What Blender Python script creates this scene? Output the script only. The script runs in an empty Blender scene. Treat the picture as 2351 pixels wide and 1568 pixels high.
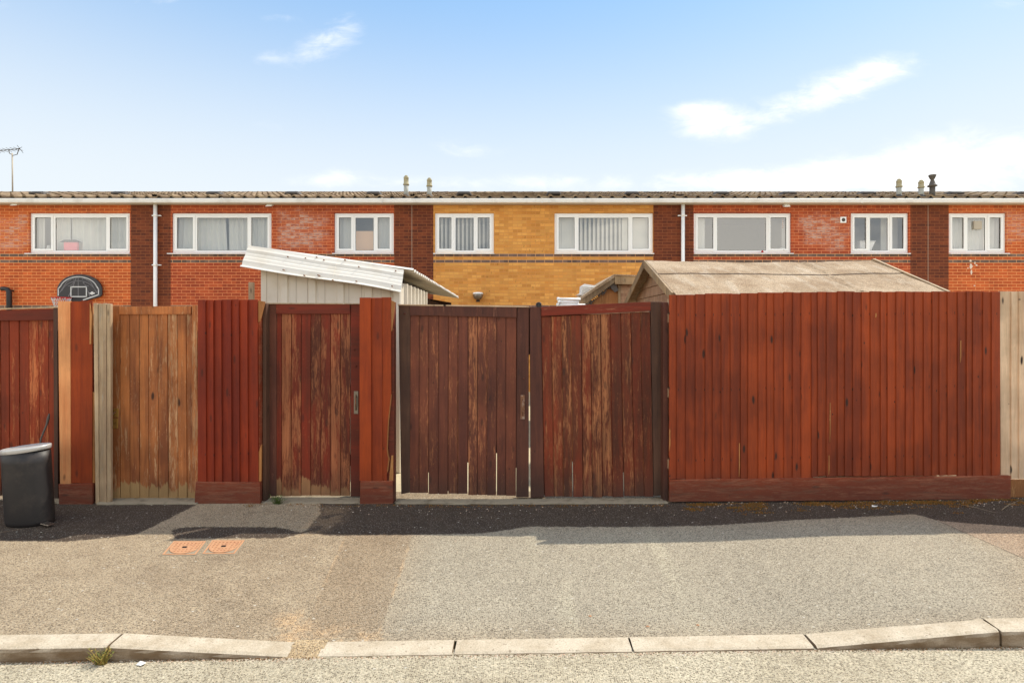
import bpy, math, random
import numpy as np
from mathutils import Vector, noise as mnoise
R = math.radians
random.seed(7)
scene = bpy.context.scene
COL = scene.collection

# ------------------------------------------------------------------ camera
F = 1300.0; CX = 1175.5; HY = 751.0; CAMZ = 1.6       # working units: a 2351 px wide picture
cd = bpy.data.cameras.new('camera'); cam = bpy.data.objects.new('camera', cd); COL.objects.link(cam)
cd.sensor_width = 36; cd.lens = 36 * F / 2351.0
cam.location = (0, 0, CAMZ); cam.rotation_euler = (R(90), 0, 0)
cd.shift_y = -(784 - HY) / 2351.0
cd.clip_start = 0.05; cd.clip_end = 2000
scene.camera = cam

# ------------------------------------------------------------------ node helper
class NT:
    def __init__(s, tree):
        s.t = tree; s.n = tree.nodes; s.l = tree.links
    def node(s, typ, **kw):
        n = s.n.new(typ)
        for k, v in kw.items(): setattr(n, k, v)
        return n
    def put(s, sock, v):
        if isinstance(v, bpy.types.NodeSocket): s.l.new(v, sock)
        elif isinstance(v, (tuple, list)):
            if sock.type == 'RGBA' and len(v) == 3: v = (*v, 1)
            sock.default_value = v
        else:
            sock.default_value = v if sock.type not in ('VECTOR', 'RGBA') else ((v, v, v) if sock.type == 'VECTOR' else (v, v, v, 1))
    def m(s, op, a, b=0.0, c=0.0, clamp=False):
        n = s.node('ShaderNodeMath', operation=op, use_clamp=clamp)
        s.put(n.inputs[0], a); s.put(n.inputs[1], b); s.put(n.inputs[2], c)
        return n.outputs[0]
    def vm(s, op, a, b=(0, 0, 0)):
        n = s.node('ShaderNodeVectorMath', operation=op)
        s.put(n.inputs[0], a); s.put(n.inputs[1], b)
        return n.outputs['Value'] if op in ('DOT_PRODUCT', 'LENGTH', 'DISTANCE') else n.outputs[0]
    def pos(s): return s.node('ShaderNodeNewGeometry').outputs['Position']
    def xyz(s, v):
        n = s.node('ShaderNodeSeparateXYZ'); s.put(n.inputs[0], v); return n.outputs
    def comb(s, x, y, z):
        n = s.node('ShaderNodeCombineXYZ')
        for i, v in enumerate((x, y, z)): s.put(n.inputs[i], v)
        return n.outputs[0]
    def noise(s, v, scale=1.0, detail=3.0, rough=0.55, dist=0.0):
        n = s.node('ShaderNodeTexNoise'); s.put(n.inputs['Vector'], v)
        n.inputs['Scale'].default_value = scale; n.inputs['Detail'].default_value = detail
        n.inputs['Roughness'].default_value = rough; n.inputs['Distortion'].default_value = dist
        return n.outputs[0]
    def vor(s, v, scale=1.0, rnd=1.0, dim='3D'):
        n = s.node('ShaderNodeTexVoronoi', voronoi_dimensions=dim); s.put(n.inputs['Vector'], v)
        n.inputs['Scale'].default_value = scale; n.inputs['Randomness'].default_value = rnd
        return n.outputs['Distance'], n.outputs['Color']
    def mix(s, f, a, b, mode='MIX'):
        n = s.node('ShaderNodeMix', data_type='RGBA', blend_type=mode)
        s.put(n.inputs[0], f); s.put(n.inputs[6], a); s.put(n.inputs[7], b)
        return n.outputs[2]
    def step(s, v, a, b, lo=0.0, hi=1.0):
        n = s.node('ShaderNodeMapRange', interpolation_type='SMOOTHSTEP')
        s.put(n.inputs[0], v); s.put(n.inputs[1], a); s.put(n.inputs[2], b)
        s.put(n.inputs[3], lo); s.put(n.inputs[4], hi)
        return n.outputs[0]
    def attr(s, name):
        n = s.node('ShaderNodeAttribute'); n.attribute_name = name; return n
    def gain(s, col, f):                                   # colour times scalar
        return s.vm('MULTIPLY', col, s.comb(f, f, f)) if isinstance(f, bpy.types.NodeSocket) else s.vm('MULTIPLY', col, (f, f, f))

def lin(c):
    c = c / 255.0
    return c / 12.92 if c <= 0.04045 else ((c + 0.055) / 1.055) ** 2.4
def S(r, g, b, k=1.0): return (lin(r) * k, lin(g) * k, lin(b) * k, 1)

# ------------------------------------------------------------------ world, sun
SUN_AZ = math.atan2(1.26, 0.93); SUN_EL = R(50.9)          # azimuth measured from +Y towards +X
W = bpy.data.worlds.new('World'); scene.world = W; W.use_nodes = True
w = NT(W.node_tree); w.n.clear()
sky = w.node('ShaderNodeTexSky', sky_type='NISHITA')
sky.sun_disc = False; sky.sun_elevation = SUN_EL; sky.sun_rotation = SUN_AZ
sky.air_density = 1.0; sky.dust_density = 0.6; sky.ozone_density = 1.5
D = w.node('ShaderNodeTexCoord').outputs['Generated']
dx, dy, dz = w.xyz(D)
ady = w.m('MAXIMUM', w.m('ABSOLUTE', dy), 0.05)
u = w.m('DIVIDE', dx, ady); v = w.m('DIVIDE', dz, ady)
front = w.m('GREATER_THAN', dy, 0.0)
SKYK = 1.0
def blob(px, py, rx, ry, tilt=0.0):                        # soft cloud bank around one direction of the sky
    cu, cv = (px - CX) / F, (HY - py) / F
    a = w.m('SUBTRACT', u, cu); b = w.m('SUBTRACT', v, cv)
    ct, st = math.cos(R(tilt)), math.sin(R(tilt))
    p = w.m('ADD', w.m('MULTIPLY', a, ct * F / rx), w.m('MULTIPLY', b, st * F / rx))
    q = w.m('ADD', w.m('MULTIPLY', a, -st * F / ry), w.m('MULTIPLY', b, ct * F / ry))
    r2 = w.m('ADD', w.m('MULTIPLY', p, p), w.m('MULTIPLY', q, q))
    return w.m('POWER', 2.718, w.m('MULTIPLY', r2, -1.0))
mask = None
for bl in ((735, 110, 95, 42, 22, .62), (800, 55, 40, 40, 60, .4), (615, 138, 48, 18, 0, .42), (1645, 285, 100, 40, 0, 1.1), (1600, 245, 60, 18, 5, .55),
           (1895, 215, 170, 42, 14, .92), (2030, 155, 80, 34, 12, .62), (1050, 340, 95, 26, -4, .5), (585, 300, 130, 24, 5, .4), (2230, 375, 300, 70, 8, 1.1),
           (1880, 405, 330, 34, 2, 1.0), (780, 405, 110, 26, 3, .62), (380, 2, 90, 14, 0, .45), (640, 40, 70, 16, 0, .3), (175, 62, 70, 22, -10, .3),
           (2310, 10, 70, 18, 0, .45), (1260, 420, 500, 22, 0, .55), (20, 20, 50, 20, 0, .3)):
    t = w.m('MULTIPLY', blob(*bl[:5]), bl[5]); mask = t if mask is None else w.m('ADD', mask, t)
mask = w.m('MULTIPLY', mask, front)
cp = w.comb(w.m('MULTIPLY', u, 1.0), w.m('MULTIPLY', v, 2.3), 0.3)
n1 = w.m('ADD', w.m('MULTIPLY', w.noise(cp, 4.5, 10, 0.66, 0.5), .6), w.m('MULTIPLY', w.noise(cp, 15.0, 8, 0.68, 0.8), .4))
dens = w.step(w.m('ADD', w.m('MULTIPLY', mask, 0.66), w.m('MULTIPLY', w.m('SUBTRACT', n1, 0.5), w.m('ADD', 0.7, w.m('MULTIPLY', mask, 2.2)))), 0.12, 1.0)
back = w.m('SUBTRACT', 1.0, front)
nb = w.noise(w.vm('MULTIPLY', D, (1.0, 1.0, 2.2)), 2.2, 7, 0.6, 0.3)
dens = w.m('MAXIMUM', w.m('MULTIPLY', dens, front), w.m('MULTIPLY', w.step(nb, 0.42, 0.62, 0, .95), back))
elev = w.step(dz, -0.02, 0.34)
clear = w.mix(0.68, w.vm('MULTIPLY', sky.outputs[0], (0.74, 0.87, 0.84)), (1.20, 2.32, 3.95))
hz = w.m('SUBTRACT', 1.0, w.step(dz, 0.17, 0.58))   # milky air low over the horizon
clear = w.mix(w.m('MULTIPLY', hz, 0.94), clear, (3.6, 3.85, 4.0))
cloud = w.mix(back, (4.9, 4.9, 4.85), (8.6, 8.2, 7.5))  # unseen clouds behind the camera, brightened to fill the shaded walls
full = w.mix(dens, clear, cloud)
bg = w.node('ShaderNodeBackground'); w.put(bg.inputs[0], full); bg.inputs[1].default_value = 0.13
out = w.node('ShaderNodeOutputWorld'); w.l.new(bg.outputs[0], out.inputs[0])

sd = bpy.data.lights.new('sun', 'SUN'); sun = bpy.data.objects.new('sun', sd); COL.objects.link(sun)
sd.energy = 2.45; sd.angle = R(0.55); sd.color = (1.0, 0.93, 0.80)
tosun = Vector((math.sin(SUN_AZ) * math.cos(SUN_EL), math.cos(SUN_AZ) * math.cos(SUN_EL), math.sin(SUN_EL)))
sun.rotation_euler = tosun.to_track_quat('Z', 'Y').to_euler(); sun.location = tosun * 40

scene.render.engine = 'CYCLES'
vs = scene.view_settings; vs.view_transform = 'Standard'; vs.look = 'None'; vs.gamma = 1; vs.exposure = 0.94
scene.cycles.max_bounces = 8; scene.cycles.diffuse_bounces = 4; scene.cycles.transparent_max_bounces = 12

# ------------------------------------------------------------------ mesh helper
class MB:
    def __init__(s): s.v = []; s.f = []; s.mi = []; s.c = []; s.smooth = []; s.blocks = []
    def add(s, vs_, fs, mi=0, c=None, sm=False):
        b = len(s.v); s.v += [tuple(p) for p in vs_]
        c = c or (random.random(), random.random(), random.random())
        s.blocks.append((b, len(s.v), len(s.f), len(s.f) + len(fs)))
        for f in fs: s.f.append(tuple(b + i for i in f)); s.mi.append(mi); s.c.append(c); s.smooth.append(sm)
        return s
    def hexa(s, p, mi=0, c=None):        # p: 4 bottom points (ccw from above), 4 top
        return s.add(p, [(3, 2, 1, 0), (4, 5, 6, 7), (0, 1, 5, 4), (1, 2, 6, 5), (2, 3, 7, 6), (3, 0, 4, 7)], mi, c)
    def box(s, x0, x1, y0, y1, z0, z1, mi=0, c=None):
        return s.hexa([(x0, y0, z0), (x1, y0, z0), (x1, y1, z0), (x0, y1, z0), (x0, y0, z1), (x1, y0, z1), (x1, y1, z1), (x0, y1, z1)], mi, c)
    def quad(s, a, b, c_, d, mi=0, c=None): return s.add([a, b, c_, d], [(0, 1, 2, 3)], mi, c)
    def bar(s, a, b, w_, h_, up=(0, 0, 1), mi=0, c=None):      # square bar from a to b
        a = Vector(a); b = Vector(b); d = (b - a).normalized(); up = Vector(up)
        sx = d.cross(up).normalized() * (w_ / 2); sy = sx.cross(d).normalized() * (h_ / 2)
        return s.hexa([a - sx - sy, a + sx - sy, b + sx - sy, b - sx - sy, a - sx + sy, a + sx + sy, b + sx + sy, b - sx + sy], mi, c)
    def tube(s, pts, rad, n=10, mi=0, c=None, caps=True):
        pts = [Vector(p) for p in pts]; rad = rad if isinstance(rad, (list, tuple)) else [rad] * len(pts)
        vs_ = []; prev = None
        for i, p in enumerate(pts):
            d = (pts[min(i + 1, len(pts) - 1)] - pts[max(i - 1, 0)]).normalized()
            if prev is None: prev = d.orthogonal().normalized()
            sx = (prev - d * prev.dot(d)).normalized(); prev = sx; sy = d.cross(sx)
            for k in range(n):
                a = 2 * math.pi * k / n; vs_.append(p + (sx * math.cos(a) + sy * math.sin(a)) * rad[i])
        fs = [(i * n + k, i * n + (k + 1) % n, (i + 1) * n + (k + 1) % n, (i + 1) * n + k) for i in range(len(pts) - 1) for k in range(n)]
        if caps: fs += [tuple(range(n - 1, -1, -1)), tuple((len(pts) - 1) * n + k for k in range(n))]
        return s.add(vs_, fs, mi, c, True)
    def lathe(s, prof, cx, cy, sx=1, sy=1, n=32, mi=0, c=None, lean=(0, 0)):       # prof: (r, z)
        z0 = prof[0][1]; vs_ = []
        for r, z in prof:
            for k in range(n):
                a = 2 * math.pi * k / n
                vs_.append((cx + r * sx * math.cos(a) + lean[0] * (z - z0), cy + r * sy * math.sin(a) + lean[1] * (z - z0), z))
        fs = [(i * n + k, i * n + (k + 1) % n, (i + 1) * n + (k + 1) % n, (i + 1) * n + k) for i in range(len(prof) - 1) for k in range(n)]
        fs += [tuple(range(n - 1, -1, -1)), tuple((len(prof) - 1) * n + k for k in range(n))]
        return s.add(vs_, fs, mi, c, True)
    def prism(s, poly, y0, y1, mi=0, c=None):      # poly in (x, z), extruded along y
        n = len(poly); vs_ = [(x, y0, z) for x, z in poly] + [(x, y1, z) for x, z in poly]
        return s.add(vs_, [tuple(range(n)), tuple(range(2 * n - 1, n - 1, -1))] + [(i, i + n, (i + 1) % n + n, (i + 1) % n) for i in range(n)], mi, c)

ORG = {}
def pieces_of(mb):
    """group the shapes of a builder into pieces that stand apart from one another"""
    B_ = mb.blocks; n = len(B_)
    if n < 2 or n > 700: return None
    V_ = np.array([tuple(p) for p in mb.v]); lo = np.array([V_[b[0]:b[1]].min(0) for b in B_]); hi = np.array([V_[b[0]:b[1]].max(0) for b in B_])
    size = (hi - lo).max(1); gap = np.maximum(0, np.maximum(lo[:, None] - hi[None], lo[None] - hi[:, None])); dist = np.sqrt((gap ** 2).sum(2))
    near = dist <= np.maximum(.019, .49 * np.maximum(size[:, None], size[None])); lab = list(range(n))
    def find(i):
        while lab[i] != i: lab[i] = lab[lab[i]]; i = lab[i]
        return i
    for i, j in zip(*np.nonzero(np.triu(near, 1))): lab[find(int(i))] = find(int(j))
    gr = {}
    for i in range(n): gr.setdefault(find(i), []).append(i)
    if len(gr) < 2: return None
    out_ = []
    for ids in gr.values():
        m_ = MB()
        for i in ids:
            v0, v1, f0, f1 = B_[i]; off = len(m_.v) - v0; m_.v += mb.v[v0:v1]
            for k in range(f0, f1): m_.f.append(tuple(q + off for q in mb.f[k])); m_.mi.append(mb.mi[k]); m_.c.append(mb.c[k]); m_.smooth.append(mb.smooth[k])
        out_.append(m_)
    return out_
def obj(name, mb, mats, parent=None, loc=None, bevel=0.0, label=None, shadeauto=True):
    if parent is not None and not name.startswith(('leaves', 'stem', 'torn')):
        ps_ = pieces_of(mb)
        if ps_:
            for p_ in ps_: o = obj(name, p_, mats, parent, loc, bevel, label)
            return o
    if parent is not None: o0 = ORG[parent.name]
    else: o0 = Vector(loc) if loc is not None else Vector((0, 0, 0))
    me = bpy.data.meshes.new(name)
    me.from_pydata([tuple(Vector(p) - o0) for p in mb.v], [], mb.f)
    for m_ in (mats if isinstance(mats, (list, tuple)) else [mats]): me.materials.append(m_)
    me.polygons.foreach_set('material_index', mb.mi); me.polygons.foreach_set('use_smooth', mb.smooth)
    ca = me.color_attributes.new('brd', 'FLOAT_COLOR', 'CORNER')
    buf = []
    for p, c in zip(me.polygons, mb.c): buf += list((c[0], c[1], c[2], 1.0)) * p.loop_total
    ca.data.foreach_set('color', buf)
    me.update(); me.validate()
    o = bpy.data.objects.new(name, me); COL.objects.link(o); ORG[o.name] = o0
    if parent is not None: o.parent = parent
    else: o.location = o0
    if bevel > 0:
        b = o.modifiers.new('bevel', 'BEVEL'); b.width = bevel; b.segments = 2; b.limit_method = 'ANGLE'; b.angle_limit = R(40)
    if label: o['label'] = label
    return o
def tag(o, label, cat, group=None, kind=None):
    if label: o['label'] = label
    if cat: o['category'] = cat
    if group: o['group'] = group
    if kind: o['kind'] = kind
    return o
def thing(name, loc, label, cat, group=None):
    o = bpy.data.objects.new(name, None); COL.objects.link(o); o.location = loc; o.empty_display_size = 0.2
    ORG[o.name] = Vector(loc); return tag(o, label, cat, group)
def X(px, Y): return (px - CX) * Y / F
def Z(py, Y): return CAMZ + (HY - py) * Y / F

# ------------------------------------------------------------------ materials
def newmat(name):
    m_ = bpy.data.materials.new(name); m_.use_nodes = True; t = NT(m_.node_tree); t.n.clear()
    b = t.node('ShaderNodeBsdfPrincipled'); o = t.node('ShaderNodeOutputMaterial'); t.l.new(b.outputs[0], o.inputs[0])
    return m_, t, b, o
def finish(t, b, col, rough, height=None, dist=0.002, strength=1.0, spec=0.35):
    t.put(b.inputs['Base Color'], col); t.put(b.inputs['Roughness'], rough); b.inputs['Specular IOR Level'].default_value = spec
    if height is not None:
        bp = t.node('ShaderNodeBump'); bp.inputs['Distance'].default_value = dist; bp.inputs['Strength'].default_value = strength
        t.put(bp.inputs['Height'], height); t.l.new(bp.outputs[0], b.inputs['Normal'])

def wood(name, A, B, bare, wear=0.3, rough=0.72, bleach=None, bleachcol=None, dirt=0.5, knot=0.5, grainamp=0.45, wearvar=0.35, board=0.35, horiz=False, nails=None):
    m_, t, b, o = newmat(name)
    p = t.pos(); at = t.attr('brd').outputs['Color']; r, g, q = t.xyz(at)
    x, y, z = t.xyz(p)
    A, B = [(c_[0], c_[1], c_[2] * (.62 if c_[0] > 4 * c_[1] else .97), 1) for c_ in (A, B)]
    zw = z
    if horiz: x, z = z, x
    vv = t.comb(t.m('ADD', x, t.m('MULTIPLY', r, 17.0)), t.m('ADD', y, t.m('MULTIPLY', g, 3.0)), t.m('ADD', z, t.m('MULTIPLY', q, 31.0)))
    warp = t.noise(t.vm('MULTIPLY', vv, (5, 5, 3.0)), 1.0, 2)
    v2 = t.vm('ADD', vv, t.comb(t.m('MULTIPLY', warp, 0.03), 0.0, 0.0))
    grain = t.noise(t.vm('MULTIPLY', v2, (150, 150, 5)), 1.0, 4, 0.6)
    coarse = t.noise(t.vm('MULTIPLY', v2, (22, 22, 1.6)), 1.0, 4, 0.6)
    blot = t.noise(t.vm('MULTIPLY', vv, (4, 4, 1.5)), 1.0, 3)
    mixf = t.m('ADD', t.m('MULTIPLY', t.m('SUBTRACT', r, 0.5), board * 2), t.step(t.m('ADD', t.m('MULTIPLY', coarse, .5), t.m('MULTIPLY', blot, .5)), 0.35, 0.65), clamp=True)
    base = t.mix(mixf, A, B)
    base = t.gain(base, t.m('ADD', 1.0 - grainamp / 2 - board * .3, t.m('ADD', t.m('MULTIPLY', grain, grainamp), t.m('MULTIPLY', q, board * .6))))
    wn = t.noise(t.vm('MULTIPLY', v2, (115, 115, 13)), 1.0, 8, 0.78)
    wn2 = t.noise(t.vm('MULTIPLY', v2, (24, 24, 3.0)), 1.0, 4, 0.65)
    wsum = t.m('ADD', t.m('MULTIPLY', wn, .55), t.m('ADD', t.m('MULTIPLY', wn2, .45), t.m('MULTIPLY', t.m('SUBTRACT', g, 0.5), wearvar * 0.20)))
    th = 0.72 - 0.43 * wear
    wm = t.step(wsum, th, th + 0.09)
    barec = t.mix(t.step(t.noise(t.vm('MULTIPLY', v2, (60, 60, 1.5)), 1.0, 4), .35, .65), bare, tuple(k * .55 for k in bare[:3]) + (1,))
    if wear > .4 and not horiz:                          # small flakes lifted off the paint
        fl = t.m('MULTIPLY', t.step(t.noise(t.vm('MULTIPLY', vv, (90, 90, 34)), 1.0, 5, .7), .60, .66), t.step(t.noise(t.vm('MULTIPLY', vv, (9, 9, 5)), 1.0, 3), .40, .60))
        wm = t.m('MAXIMUM', wm, t.m('MULTIPLY', fl, .8))
    col = t.mix(t.m('MULTIPLY', wm, 0.80), base, barec)
    hair = t.step(t.noise(t.vm('MULTIPLY', v2, (210, 210, 6)), 1.0, 5, .7), .60, .70)
    col = t.mix(t.m('MULTIPLY', hair, min(.6, .15 + wear * .5)), col, tuple(k * .35 for k in B[:3]) + (1,))
    if bleach:
        bm = t.step(t.m('ADD', zw, t.m('MULTIPLY', t.m('ADD', t.m('SUBTRACT', wn2, .5), t.m('MULTIPLY', t.m('SUBTRACT', g, .5), .5)), bleach * 1.9)), bleach + .012, bleach - .012)
        col = t.mix(t.m('MULTIPLY', bm, .85), col, t.mix(grain, bleachcol, tuple(k * .6 for k in bleachcol[:3]) + (1,)))
    kd, kc = t.vor(t.vm('MULTIPLY', v2, (9.5, 9.5, 3.2)), 1.0)
    km = t.m('MULTIPLY', t.step(t.m('ADD', kd, t.m('MULTIPLY', t.m('SUBTRACT', coarse, .5), .1)), 0.17, 0.07), t.step(t.xyz(kc)[0], 0.35, 0.40))
    col = t.mix(t.m('MULTIPLY', km, knot), col, (0.02, 0.01, 0.006))
    dm = t.m('MULTIPLY', t.step(t.m('ADD', zw, t.m('MULTIPLY', t.m('SUBTRACT', coarse, .5), .35)), 0.34, 0.02), dirt)
    col = t.mix(dm, col, (0.035, 0.028, 0.02))
    kd2, kc2 = t.vor(t.vm('MULTIPLY', vv, (7, 7, 4.5)), 1.0)          # small round knots and nail holes
    dot = t.m('MULTIPLY', t.step(kd2, .060, .032), t.step(t.xyz(kc2)[1], .25, .3))
    col = t.mix(t.m('MULTIPLY', dot, knot), col, (0.012, 0.007, 0.005))
    if nails:
        fr_ = t.m('ABSOLUTE', t.m('SUBTRACT', t.m('FRACT', t.m('DIVIDE', t.m('ADD', x, 20.0 - nails[0] % nails[1]), nails[1])), .4))
        zm = None
        for nz_ in nails[2]:
            e_ = t.step(t.m('ABSOLUTE', t.m('SUBTRACT', t.m('ADD', z, t.m('MULTIPLY', t.m('SUBTRACT', r, .5), .03)), nz_)), .016, .006); zm = e_ if zm is None else t.m('MAXIMUM', zm, e_)
        col = t.mix(t.m('MULTIPLY', t.m('MULTIPLY', t.step(fr_, .06, .03), zm), t.step(q, .15, .3, 0, .75)), col, (0.014, 0.009, 0.007))
    fade = t.noise(t.comb(t.m('MULTIPLY', x, .8), 0.0, t.m('MULTIPLY', zw, .9)), 1.6, 4, .6)
    col = t.gain(col, t.m('ADD', .74, t.m('MULTIPLY', t.step(fade, .3, .7), .42)))
    h = t.m('ADD', t.m('MULTIPLY', grain, .6), t.m('SUBTRACT', t.m('MULTIPLY', coarse, .5), t.m('MULTIPLY', wm, .5)))
    finish(t, b, col, rough, h, 0.0018, 0.8)
    return m_

M = {}
# weathered fence timbers
M['fence_red'] = wood('fence_red', S(152, 62, 28, 1), S(116, 45, 24, 1), S(190, 130, 86), wear=.16, dirt=.55, board=.36, grainamp=.6, knot=.9, nails=(1.43, .0815, (.40, 1.04, 1.72)))
M['panel_red'] = wood('panel_red', S(140, 46, 15, 1), S(112, 32, 13, 1), S(190, 120, 80), wear=.10, dirt=.3, board=.26, grainamp=.5, nails=(-2.86, .078, (.44, 1.54)))
M['panel_rust'] = wood('panel_rust', S(152, 60, 19, 1), S(128, 46, 17, 1), S(200, 140, 90), wear=.10, dirt=.3, board=.22, grainamp=.5)
M['gravel_red'] = wood('gravel_red', S(150, 64, 40, 1), S(126, 50, 32, 1), S(172, 104, 74), wear=.58, dirt=.5, board=.2, horiz=True, wearvar=.1)
M['post_red'] = wood('post_red', S(120, 40, 24, 1), S(96, 34, 22, 1), S(170, 110, 80), wear=.25, dirt=.5, board=.2)
M['gate_red'] = wood('gate_red', S(128, 42, 24, 1), S(88, 38, 26, 1), S(176, 108, 68), wear=.50, dirt=.4, board=.35, wearvar=.95, bleach=.13, bleachcol=S(180, 130, 85))
M['gate_wine'] = wood('gate_wine', S(124, 48, 28, 1), S(88, 42, 30, 1), S(182, 116, 72), wear=.50, dirt=.5, board=.4, wearvar=.8)
M['gate_brown'] = wood('gate_brown', S(120, 64, 44, 1), S(92, 48, 36, 1), S(186, 118, 76), wear=.46, dirt=.5, board=.4, wearvar=.7)
M['rail_brown'] = wood('rail_brown', S(104, 58, 42, 1), S(80, 44, 34, 1), S(160, 105, 80), wear=.32, dirt=.5, board=.3)
M['stile_dark'] = wood('stile_dark', S(94, 64, 48, 1), S(70, 46, 36, 1), S(110, 90, 75), wear=.25, dirt=.5, board=.3)
M['rail_red'] = wood('rail_red', S(116, 40, 26, 1), S(88, 36, 26, 1), S(160, 100, 70), wear=.36, horiz=True, dirt=.5, board=.3)
M['left_gate'] = wood('left_gate', S(150, 56, 28, 1), S(118, 46, 28, 1), S(206, 120, 70), wear=.40, dirt=.4, board=.4, wearvar=.8, bleach=.1, bleachcol=S(110, 80, 60))
M['door_tan'] = wood('door_tan', S(186, 112, 60, 1), S(130, 72, 40, 1), S(222, 172, 124), wear=.47, dirt=.25, board=.36, grainamp=.7, knot=.9, bleach=.12, bleachcol=S(196, 158, 104), wearvar=.6)
M['timber_grey'] = wood('timber_grey', S(198, 170, 136, 1), S(162, 134, 106, 1), S(202, 186, 164), wear=.4, dirt=.3, board=.3, knot=.7)
M['timber_pale'] = wood('timber_pale', S(222, 190, 158, 1), S(196, 162, 130, 1), S(210, 198, 184), wear=.35, dirt=.1, board=.3, knot=1.0)
M['timber_peach'] = wood('timber_peach', S(222, 152, 98, 1), S(200, 122, 72, 1), S(232, 196, 150), wear=.35, dirt=.6, board=.3, knot=.6)
M['timber_bare'] = wood('timber_bare', S(190, 130, 76, 1), S(150, 96, 52, 1), S(220, 170, 110), wear=.4, dirt=.2)
M['shed_wood'] = wood('shed_wood', S(176, 138, 108, 1), S(140, 104, 80, 1), S(190, 168, 140), wear=.4, dirt=.0, knot=.4)
M['shed_fascia'] = wood('shed_fascia', S(172, 142, 106, 1), S(128, 104, 78, 1), S(190, 170, 140), wear=.45, dirt=.0, knot=.4)

def brick(name, c1, c2, mortar, pale_patch=(), var=.6, marks=0.0, stain=0.16, dim=1.0):
    m_, t, b, o = newmat(name)
    p = t.pos(); x, y, z = t.xyz(p)
    wob = t.noise(p, 9.0, 2)
    v = t.comb(t.m('ADD', t.m('ADD', x, y), t.m('MULTIPLY', wob, .004)), t.m('ADD', t.m('ADD', z, 0.032), t.m('MULTIPLY', wob, .004)), 0.0)
    n = t.node('ShaderNodeTexBrick'); t.put(n.inputs['Vector'], v)
    n.offset = 0.5; n.squash = 1
    for k, val in (('Scale', 1.0), ('Mortar Size', 0.0068), ('Mortar Smooth', 0.35), ('Bias', 0.0), ('Brick Width', 0.225), ('Row Height', 0.075)): n.inputs[k].default_value = val
    n.inputs['Color1'].default_value = c1; n.inputs['Color2'].default_value = c2; n.inputs['Mortar'].default_value = mortar
    # one random value per brick
    row = t.m('FLOOR', t.m('DIVIDE', t.m('ADD', z, 0.032), 0.075)); off = t.m('MULTIPLY', t.m('MODULO', t.m('ABSOLUTE', row), 2.0), 0.5)
    colm = t.m('FLOOR', t.m('ADD', t.m('DIVIDE', t.m('ADD', x, y), 0.225), off))
    wn = t.node('ShaderNodeTexWhiteNoise', noise_dimensions='2D'); t.put(wn.inputs['Vector'], t.comb(colm, row, 0.0))
    rnd = wn.outputs['Value']; rnd2 = t.xyz(wn.outputs['Color'])[1]
    big = t.noise(p, 0.9, 4, 0.6); fine = t.noise(p, 60.0, 3)
    brc = t.mix(rnd, c1, c2)
    brc = t.gain(brc, t.m('ADD', 0.80 - var * .15, t.m('ADD', t.m('MULTIPLY', rnd2, .18 * var * 2), t.m('ADD', t.m('MULTIPLY', big, .22), t.m('MULTIPLY', fine, .12)))))
    mf = n.outputs['Fac']
    if marks:                                            # rustic face: small vertical scores
        mk = t.m('MULTIPLY', t.step(t.noise(t.vm('MULTIPLY', p, (26, 1, 9)), 1.0, 2, .5), .62, .70), t.step(t.noise(p, .8, 2), .45, .55))
        brc = t.mix(t.m('MULTIPLY', mk, marks), brc, tuple(k * .45 for k in c2[:3]) + (1,))
    for (bx, bz, rx, rz, amt) in pale_patch:                  # whitish broken patches on the brick faces
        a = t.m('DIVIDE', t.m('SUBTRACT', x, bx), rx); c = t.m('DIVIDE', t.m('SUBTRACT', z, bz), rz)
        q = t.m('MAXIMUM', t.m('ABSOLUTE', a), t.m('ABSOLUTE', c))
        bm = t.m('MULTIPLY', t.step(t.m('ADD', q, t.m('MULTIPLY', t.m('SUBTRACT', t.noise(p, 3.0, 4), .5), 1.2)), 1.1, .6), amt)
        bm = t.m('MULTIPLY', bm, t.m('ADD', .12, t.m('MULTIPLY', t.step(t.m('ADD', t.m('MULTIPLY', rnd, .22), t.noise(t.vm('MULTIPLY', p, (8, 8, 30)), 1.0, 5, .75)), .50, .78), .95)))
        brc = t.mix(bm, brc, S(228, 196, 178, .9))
    col = t.mix(mf, brc, mortar)
    if stain:
        sm = t.step(t.noise(t.vm('MULTIPLY', p, (2.2, 2, .5)), 1.0, 4), .52, .72)
        col = t.mix(t.m('MULTIPLY', sm, stain), col, t.gain(col, .6))
    h = t.m('ADD', t.m('MULTIPLY', mf, -1.0), t.m('MULTIPLY', fine, .35))
    finish(t, b, col, 0.75, h, 0.006, 0.7)
    return m_

def plain(name, col, rough=.6, spec=.4, metal=0.0, nscale=8.0, amp=.18, bump=.0, dirt=None, dirtamt=.3, detail=5):
    m_, t, b, o = newmat(name); p = t.pos()
    n = t.noise(p, nscale, detail, .6); n2 = t.noise(p, nscale * 9, 3)
    c = t.gain(col[:3] , t.m('ADD', 1 - amp * .75, t.m('ADD', t.m('MULTIPLY', n, amp), t.m('MULTIPLY', n2, amp * .5))))
    if dirt: c = t.mix(t.m('MULTIPLY', t.step(n, .48, .72), dirtamt), c, dirt)
    finish(t, b, c, rough, n2 if bump else None, .003, bump, spec)
    b.inputs['Metallic'].default_value = metal
    return m_
M['upvc'] = plain('upvc', S(250, 248, 245), .35, .5, amp=.04)
M['gutter'] = plain('gutter', S(236, 230, 222), .5, .4, amp=.12, nscale=1.5, dirt=S(170, 160, 145), dirtamt=.5)
M['soffit'] = plain('soffit', S(190, 178, 160), .7, amp=.15)
M['curtain'] = plain('curtain', S(206, 206, 200), .9, .1, amp=.05)
M['blind'] = plain('blind', S(232, 230, 220), .8, .2, amp=.05)
M['peach_panel'] = plain('peach_panel', S(236, 196, 158), .9, .2, amp=.05)
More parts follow.
